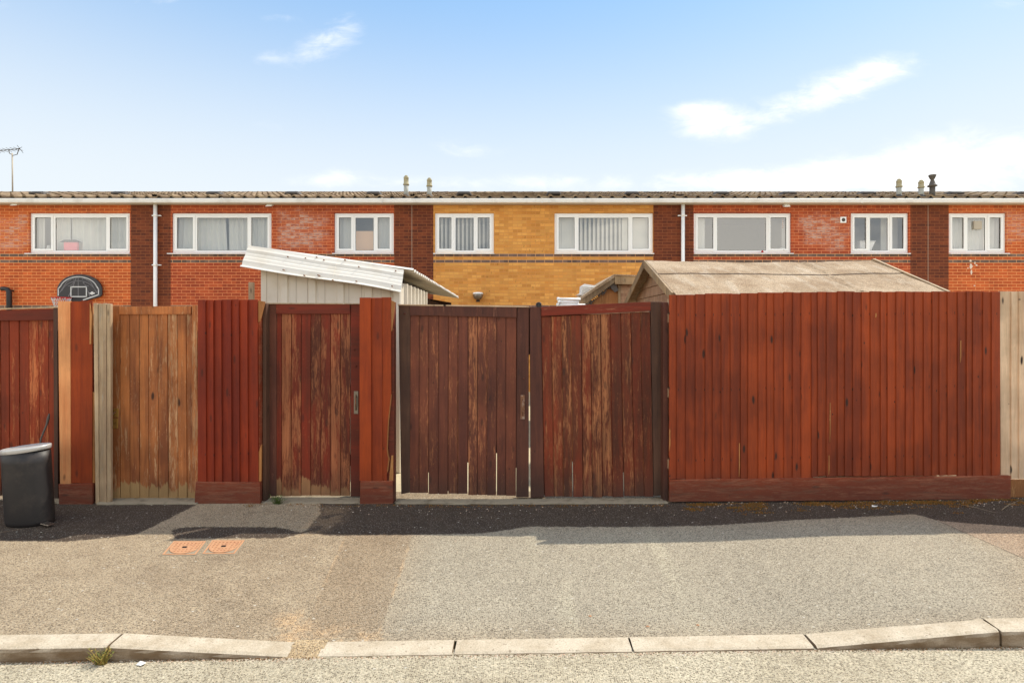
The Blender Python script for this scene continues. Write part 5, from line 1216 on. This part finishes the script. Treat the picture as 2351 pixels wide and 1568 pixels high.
# toy house on the sill of the left window, basin behind the small bare window, sill items
x, z = hx(155), hz(577); y = YH + .125; t_ = thing('toy_house', (x, y, z), 'pink toy house with a dark roof on the sill of the leftmost wide window', 'toy')
mb = MB(); mb.box(x - .17, x + .17, y - .03, y + .03, z - .02, z + .24); obj('body', mb, M['pink'], t_, bevel=.004)
mb = MB(); mb.hexa([(x - .26, y - .05, z + .24), (x + .24, y - .05, z + .24), (x + .24, y + .04, z + .24), (x - .26, y + .04, z + .24), (x - .16, y - .03, z + .30), (x + .12, y - .03, z + .30), (x + .12, y + .02, z + .30), (x - .16, y + .02, z + .30)]); obj('roof', mb, M['black_plastic'], t_)
x, z = hx(2004), hz(577); y = YH + .22; t_ = thing('basin', (x, y, z), 'white flared basin behind the middle pane of the small bare window', 'basin')
mb = MB(); mb.prism([(x - .18, z - .1), (x + .08, z - .1), (x + .10, z + .03), (x + .19, z + .24), (x + .20, z + .27), (x - .18, z + .27)], y, y + .18); obj('bowl', mb, M['upvc'], t_, bevel=.012)
mb = MB(); mb.box(x - .19, x + .215, y - .012, y + .19, z + .268, z + .29); obj('rim', mb, M['upvc'], t_, bevel=.008)
x, z = hx(103), hz(573); y = YH + .125; mb = MB(); mb.lathe([(.05, z), (.06, z + .03), (.035, z + .07), (.045, z + .10), (.02, z + .12)], x, y, n=10); tag(obj('ornament', mb, M['curtain'], loc=(x, y, z)), 'small white ornament on the sill behind the left casement of the first window', 'ornament')
x, z = hx(1801), hz(573); y = YH + .125; mb = MB(); mb.lathe([(.10, z - .02), (.09, z + .02), (.05, z + .055), (.01, z + .06)], x, y, n=12); tag(obj('ornament', mb, M['curtain'], loc=(x, y, z)), 'low white dome shaped ornament on the sill of the wide bare window', 'ornament')
x, z = hx(1749), hz(580); y = YH - .03; mb = MB(); mb.lathe([(.028, z - .004), (.03, z + .02), (.012, z + .045), (.004, z + .05)], x, y, n=10); tag(obj('ornament', mb, M['red_rim'], loc=(x, y, z)), 'tiny red ornament outside on the sill of the wide bare window', 'ornament')

# ------------------------------------------------------------------ sheds behind the fence
# white corrugated shed
t_ = thing('white_shed', (-2.0, 6.5, 0), 'white corrugated shed with a drooping sheet roof behind the worn red gate', 'shed')
mb = MB(); yw = 6.24; xl, xr = X(599, yw), X(921, yw)
def ribwall(mb, a, b, ztop_a, ztop_b, pitch, depth, axis='x', fixed=0, z0=0):
    n = int(abs(b - a) / pitch); prof_ = [(0, 0), (.70, 0), (.74, 1), (.96, 1), (1.0, 0)]; pts = []
    for i in range(n + 1):
        for u_, d in prof_[:-1]:
            s = a + (b - a) * (i + u_) / (n + 1); pts.append((s, d * depth))
    pts.append((b, 0)); v_ = []
    for s, d in pts:
        zt__ = ztop_a + (ztop_b - ztop_a) * (s - a) / (b - a)
        v_ += [(s, fixed - d, z0), (s, fixed - d, zt__)] if axis == 'x' else [(fixed + d, s, z0), (fixed + d, s, zt__)]
    mb.add(v_, [(i * 2, i * 2 + 2, i * 2 + 3, i * 2 + 1) for i in range(len(pts) - 1)])
zl, zr = 2.36, 2.09
ribwall(mb, xl, xr, zl, zr, .335, .022, 'x', yw); obj('front_wall', mb, M['white_wall'], t_)
mb = MB()
for px in (612, 637.5, 655, 680, 706, 720, 746, 775, 801, 830, 850, 875, 897):
    x = X(px, yw); mb.box(x - .002, x + .002, yw - .003, yw + .002, .0, zl + (zr - zl) * (x - xl) / (xr - xl))
obj('wall_groove', mb, M['soffit'], t_)
mb = MB(); ribwall(mb, yw, 7.95, zr, zr, .26, .035, 'y', xr); obj('side_wall', mb, M['white_wall'], t_)
mb = MB(); mb.quad((xl, yw, 0), (xl, 11.4, 0), (xl, 11.4, zl), (xl, yw, zl)); mb.quad((xl, 11.4, 0), (xr, 11.4, 0), (xr, 11.4, zr), (xl, 11.4, zl)); mb.quad((xr - .25, 7.95, 0), (xr - .25, 11.4, 0), (xr - .25, 11.4, zr), (xr - .25, 7.95, zr)); obj('rear_wall', mb, M['dark_gap'], t_)  # dark colour stands in for the shade of the side opening
# roof: corrugations run down the fall, left to right
XL, XR = -2.93, -1.10; ZL_, ZR_ = 2.49, 2.235
mb = MB(); v_ = []; nn = 150; y0, y1 = 6.30, 11.7
for i in range(nn + 1):
    yy = y0 + (y1 - y0) * i / nn; d = .020 * math.sin(i / nn * (y1 - y0) / .15 * 2 * math.pi)
    drop = -.02 * i / nn
    v_ += [(XL, yy, ZL_ + d), (XR, yy, ZR_ + d + drop), (XR, yy, ZR_ + d + drop - .004), (XL, yy, ZL_ + d - .004)]
mb.add(v_, [(i * 4 + q, i * 4 + (q + 1) % 4, (i + 1) * 4 + (q + 1) % 4, (i + 1) * 4 + q) for i in range(nn) for q in range(4)] + [(0, 1, 2, 3), (nn * 4 + 3, nn * 4 + 2, nn * 4 + 1, nn * 4)])
ro = obj('roof', mb, M['white_sheet'], t_)
# front flap: two lapped sheets folded over the verge, with shallow ribs along the fall
def flap(name, f0, f1, oy, parent):
    a, b = XL + .012, -1.20; za1, zb1 = 2.495, 2.222; prof_ = [(6.33, .012), (6.28, .010), (6.262, -.018), (6.240, -.040), (6.228, -.075), (6.216, -.085), (6.196, -.118), (6.185, -.124), (6.160, -.160), (6.150, -.168), (6.130, -.218), (6.118, -.232), (6.108, -.226), (6.09, -.236), (6.086, -.243)]
    mb = MB(); v_ = []; N = 8
    for i in range(N + 1):
        f = f0 + (f1 - f0) * i / N; x = a + (b - a) * f; z = za1 + (zb1 - za1) * f + .004 * math.sin(f * 9)
        for yy, dz_ in prof_: v_.append((x + (-.006 if i == 0 else 0), yy - oy, z + dz_ * (1.0 + .04 * math.sin(f * 7)) - (.004 if i % 3 else 0) * 0))
    k = len(prof_); mb.add(v_, [(i * k + q, i * k + q + 1, (i + 1) * k + q + 1, (i + 1) * k + q) for i in range(N) for q in range(k - 1)])
    o = obj(name, mb, M['white_sheet'], parent); so = o.modifiers.new('s', 'SOLIDIFY'); so.thickness = .004; return o
flap('verge_sheet', 0, .57, 0, t_); fs_ = flap('verge_sheet', .56, 1.0, -.005, t_)
mb = MB()
for (px, py) in ((656, 588), (696, 591), (738, 595), (785, 594), (656, 621), (705, 634), (737, 634), (770, 645), (820, 611), (822, 647), (905, 620), (903, 658), (720, 588), (735, 633)):
    x, z = X(px, 6.17), Z(py, 6.17); yy = 6.086 + (z - (2.49 - .145 * (x - XL)) + .24) * .80; mb.tube([(x, yy - .018, z), (x, yy + .02, z)], .0065, 8)
obj('screw_head', mb, M['rust'], t_)
# pale stake left of it
mb = MB(); Y = 6.05; mb.hexa([(X(569, Y), Y, 0), (X(580, Y), Y, 0), (X(580, Y), Y + .04, 0), (X(569, Y), Y + .04, 0), (X(570, Y), Y, Z(648, Y)), (X(581, Y), Y, Z(648, Y)), (X(581, Y), Y + .04, Z(648, Y)), (X(570, Y), Y + .04, Z(649, Y))])
tag(obj('stake', mb, M['timber_grey'], loc=(X(575, Y), Y, 0), bevel=.004), 'pale square timber stake left of the white corrugated shed', 'post')

# felt roofed shed
t_ = thing('felt_roof_shed', (3.2, 7.2, 0), 'timber shed with a pale worn felt roof behind the long rust red fence', 'shed')
ye, yr, yb2 = 6.0, 7.22, 8.44; xg, xh = 1.71, 4.61; ze, zr_ = 1.955, 2.425
mb = MB()
def slope(x, s, front=True):
    y = ye + (yr - ye) * s if front else yb2 + (yr - yb2) * s
    return (x, y, ze + (zr_ - ze) * s)
SLO = -.10
NX, NS = 60, 14; v_ = []
for i in range(NX + 1):
    for j in range(NS + 1):
        x = xg + (xh - xg) * i / NX; s = SLO + (1 - SLO) * j / NS; p = Vector(slope(x, s)); sag = .010 * mnoise.noise(Vector((x * 2.2, s * 3, 5))) + .006 * mnoise.noise(Vector((x * 7, s * 5, 1))) - .025 * math.sin(math.pi * i / NX) * s
        v_.append((p.x, p.y, p.z + sag + .022 + (.008 if s < .56 else 0) * 0))
mb.add(v_, [(i * (NS + 1) + j, (i + 1) * (NS + 1) + j, (i + 1) * (NS + 1) + j + 1, i * (NS + 1) + j + 1) for i in range(NX) for j in range(NS)], 0, None, True)
mb.quad(slope(xg, 0, False), slope(xh, 0, False), slope(xh, 1, False), slope(xg, 1, False)); ro = obj('roof', mb, M['felt'], t_)
# felt laps
mb = MB()
for k in range(30):
    xa_, xb_ = xg + (xh - xg) * k / 30, xg + (xh - xg) * (k + 1) / 30
    def pp(x, s, dz_): p = slope(x, s); i = (x - xg) / (xh - xg); sag = .010 * mnoise.noise(Vector((x * 2.2, s * 3, 5))) + .006 * mnoise.noise(Vector((x * 7, s * 5, 1))) - .025 * math.sin(math.pi * i) * s; return (p[0], p[1], p[2] + sag + .022 + dz_)
    wv = .012 * math.sin(xa_ * 3.1); wv2 = .012 * math.sin(xb_ * 3.1)
    mb.add([pp(xa_, .535 + wv, .001), pp(xb_, .535 + wv2, .001), pp(xb_, .56 + wv2, .008), pp(xa_, .56 + wv, .008), pp(xa_, .99, .004), pp(xb_, .99, .004)], [(0, 1, 2, 3), (3, 2, 5, 4)])
obj('felt_lap', mb, M['felt'], ro)
mb = MB()
for k in range(60):
    xa_, xb_ = xg + (xh - xg) * k / 60, xg + (xh - xg) * (k + 1) / 60; wv = .012 * math.sin(xa_ * 3.1) - .006; wv2 = .012 * math.sin(xb_ * 3.1) - .006; th_ = .010 + .006 * mnoise.noise(Vector((xa_ * 9, 1, 1)))
    mb.add([pp(xa_, .535 + wv - th_, .0035), pp(xb_, .535 + wv2 - th_, .0035), pp(xb_, .54 + wv2, .005), pp(xa_, .54 + wv, .005)], [(0, 1, 2, 3)])
obj('felt_seam', mb, M['dark_gap'], ro)
mb = MB()
for x_a, x_b, s0, s1 in ((3.66, 3.68, .0, .50), (3.66, 3.66, .58, .98)):
    for k in range(8):
        sa, sb_ = s0 + (s1 - s0) * k / 8, s0 + (s1 - s0) * (k + 1) / 8; xx = x_a + .012 * math.sin(k * 1.3); dz_ = .010 if s0 < .3 else .014
        mb.add([pp(xx, sa, .001), pp(xx + .05, sa, dz_), pp(xx + .09, sa, .001), pp(xx, sb_, .001), pp(xx + .05, sb_, dz_), pp(xx + .09, sb_, .001)], [(0, 1, 4, 3), (1, 2, 5, 4)])
obj('felt_ridge', mb, M['felt'], ro)
mb = MB(); mb.bar((xh, ye - .02, ze + .0), (xh, yr, zr_ + .022), .03, .05, up=(0, 0, 1)); mb.bar((xh, yb2, ze), (xh, yr, zr_ + .022), .03, .05); obj('barge_board', mb, M['shed_fascia'], t_)
mb = MB(); mb.bar((xg - .02, ye - .03, ze - .035), (xg - .02, yr, zr_ - .02), .025, .09, up=(0, 0, 1)); mb.bar((xg - .02, yb2 + .1, ze - .06), (xg - .02, yr, zr_ - .02), .025, .10); obj('barge_board', mb, M['shed_fascia'], t_, bevel=.003)
mb = MB(); v_ = []
for k in range(12):      # horizontal planks of the gable
    z0_, z1_ = 1.0 + k * .125, 1.0 + (k + 1) * .125 - .003
    def yr_at(z): f = max(0, min(1, (z - ze) / (zr_ - ze))); return ye + .06 + (yr - ye - .06) * f, yb2 - .06 - (yb2 - yr - .06) * f
    a0, b0 = yr_at(z0_); a1, b1 = yr_at(z1_)
    if z1_ > zr_: break
    xw = xg + .10; mb.add([(xw, a0, z0_), (xw, b0, z0_), (xw + .012, b1, z1_), (xw + .012, a1, z1_), (xw + .02, a0, z0_), (xw + .02, b0, z0_)], [(0, 1, 2, 3), (0, 1, 5, 4)])
mb.quad((xg + .12, ye + .06, 0), (xg + .12, yb2 - .06, 0), (xg + .12, yb2 - .06, 1.0), (xg + .12, ye + .06, 1.0)); obj('gable_wall', mb, M['shed_wood'], t_)
mb = MB(); mb.box(xg + .14, xh - .05, ye + .08, yb2 - .08, 0, ze - .01); obj('wall', mb, M['shed_wood'], t_)

# small old shed behind, with tumbledown roof
Y = 8.9
t_ = thing('old_shed', (X(1430, Y), Y, 0), 'small old timber shed with a ragged sloping roof edge, left of the felt roofed shed', 'shed')
mb = MB(); plank(mb, [P(1331, 697, Y), P(1352, 697, Y), P(1410, 647, Y), P(1408, 633, Y)], Y - .03, Y + .0)
mb = MB(); a = P(1324, 692, Y); b = P(1409, 635, Y)
mb.prism([P(1328, 697, Y), P(1345, 697, Y), P(1411, 648, Y), P(1408, 632.5, Y), P(1326, 688, Y)], Y - .10, Y - .07); obj('barge_board', mb, M['shed_fascia'], t_, bevel=.003)
mb = MB(); mb.prism([P(1326, 687, Y), P(1330, 690, Y), P(1412, 636, Y), P(1408, 631, Y)], Y - .12, Y + 1.6); obj('roof', mb, M['felt'], t_)
mb = MB(); mb.prism([P(1409, 654, Y), P(1500, 655, Y), P(1500, 638, Y), P(1408, 634, Y)], Y - .13, Y - .095); obj('fascia_board', mb, M['shed_fascia'], t_, bevel=.003)
mb = MB(); mb.prism([P(1408, 634.4, Y), P(1500, 638.4, Y), P(1500, 636, Y), P(1408, 632, Y)], Y - .15, Y + 1.6); obj('roof_edge', mb, M['felt'], t_)
mb = MB(); rnd = random.Random(2)
for k in range(12):
    z0_ = Z(705, Y) + k * .045 - .1; z1_ = z0_ + .043
    if z1_ > Z(650, Y): break
    mb.box(X(1424, Y), X(1500, Y), Y - .04 + rnd.uniform(-.004, .004), Y - .01, z0_, z1_)
obj('plank_wall', mb, M['shed_wood'], t_)
mb = MB(); mb.prism([P(1350, 700, Y), P(1424, 700, Y), P(1424, 652, Y), P(1410, 652, Y)], Y - .02, Y + .0); obj('gable_wall', mb, M['timber_bare'], t_)
mb = MB(); plank(mb, [P(1418, 700, Y), P(1424, 700, Y), P(1424, 655, Y), P(1418, 655, Y)], Y - .055, Y - .02); obj('corner_post', mb, M['shed_fascia'], t_)
mb = MB(); mb.box(X(1352, Y), X(1500, Y), Y + .02, Y + 1.5, 0, Z(700, Y)); mb.box(X(1424, Y), X(1500, Y), Y + .02, Y + 1.5, Z(700, Y), Z(645, Y)); obj('wall', mb, M['shed_wood'], t_)
mb = MB(); rnd = random.Random(19)       # ragged torn felt and batten ends under the verge
for k in range(16):
    f = k / 15; px = 1352 + 56 * f; py = 693 - 46 * f; a = P(px, py, Y); L = rnd.uniform(.02, .07)
    mb.add([(a[0], Y - .06, a[1]), (a[0] + rnd.uniform(.02, .05), Y - .07, a[1] + rnd.uniform(-.02, .02)), (a[0] + rnd.uniform(.01, .05), Y - .06, a[1] - L), (a[0], Y - .05, a[1] - L * .5)], [(0, 1, 2, 3)])
mb.prism([P(1396, 652, Y), P(1412, 650, Y), P(1418, 668, Y), P(1410, 672, Y), P(1402, 664, Y)], Y - .07, Y - .055)
obj('torn_felt', mb, M['vent_dark'], t_)
# heap of white sheeting and pipes
Y = 9.3
mb = MB(); rnd = random.Random(23); base = [P(1324, 677.6, Y), P(1362, 679, Y), P(1381, 660, Y), P(1377, 657.6, Y), P(1342, 652, Y), P(1335, 656, Y), P(1334, 672, Y)]
mb.prism(base, Y, Y + .25)
for k in range(4): a = P(1336, 658 + k * 4.5, Y); b = P(1372 - k * 4, 661 + k * 4.2, Y); mb.bar((a[0], Y - .01, a[1]), (b[0], Y - .015, b[1]), .02, .012)
mb.box(X(1338, Y), X(1358, Y), Y + .02, Y + .3, 0, Z(678, Y))
tag(obj('sheeting_heap', mb, M['white_rag'], loc=(X(1352, Y), Y, 0), bevel=.006), 'heap of white plastic sheeting against the small old shed', 'sheeting')
Y = 8.2
for (pa, pb, py, r_, lb) in ((1279, 1334, 686.5, .020, 'grey white plastic pipe on top of the stack by the yellow wall'), (1281, 1330, 693.5, .022, 'white plastic pipe in the middle of the stack by the yellow wall'), (1278, 1345, 700, .020, 'white plastic pipe at the bottom of the stack by the yellow wall')):
    mb = MB(); mb.tube([(X(pa, Y), Y, Z(py, Y)), (X(pb, Y), Y + .1, Z(py, Y))], r_, 12); mb.tube([(X(pa, Y), Y, Z(py, Y)), (X(pa + 5, Y), Y, Z(py, Y))], r_ * 1.25, 12)
    tag(obj('drain_pipe', mb, M['upvc'], loc=(X(pa, Y), Y, Z(py, Y))), lb, 'pipe', 'plastic pipes stacked behind the gate')
mb = MB(); mb.box(X(1280, Y), X(1345, Y), Y - .05, Y + .3, 0, Z(704.5, Y)); tag(obj('workbench', mb, M['shed_wood'], loc=(X(1310, Y), Y, 0)), 'low timber stand under the white pipes behind the double gate', 'stand')
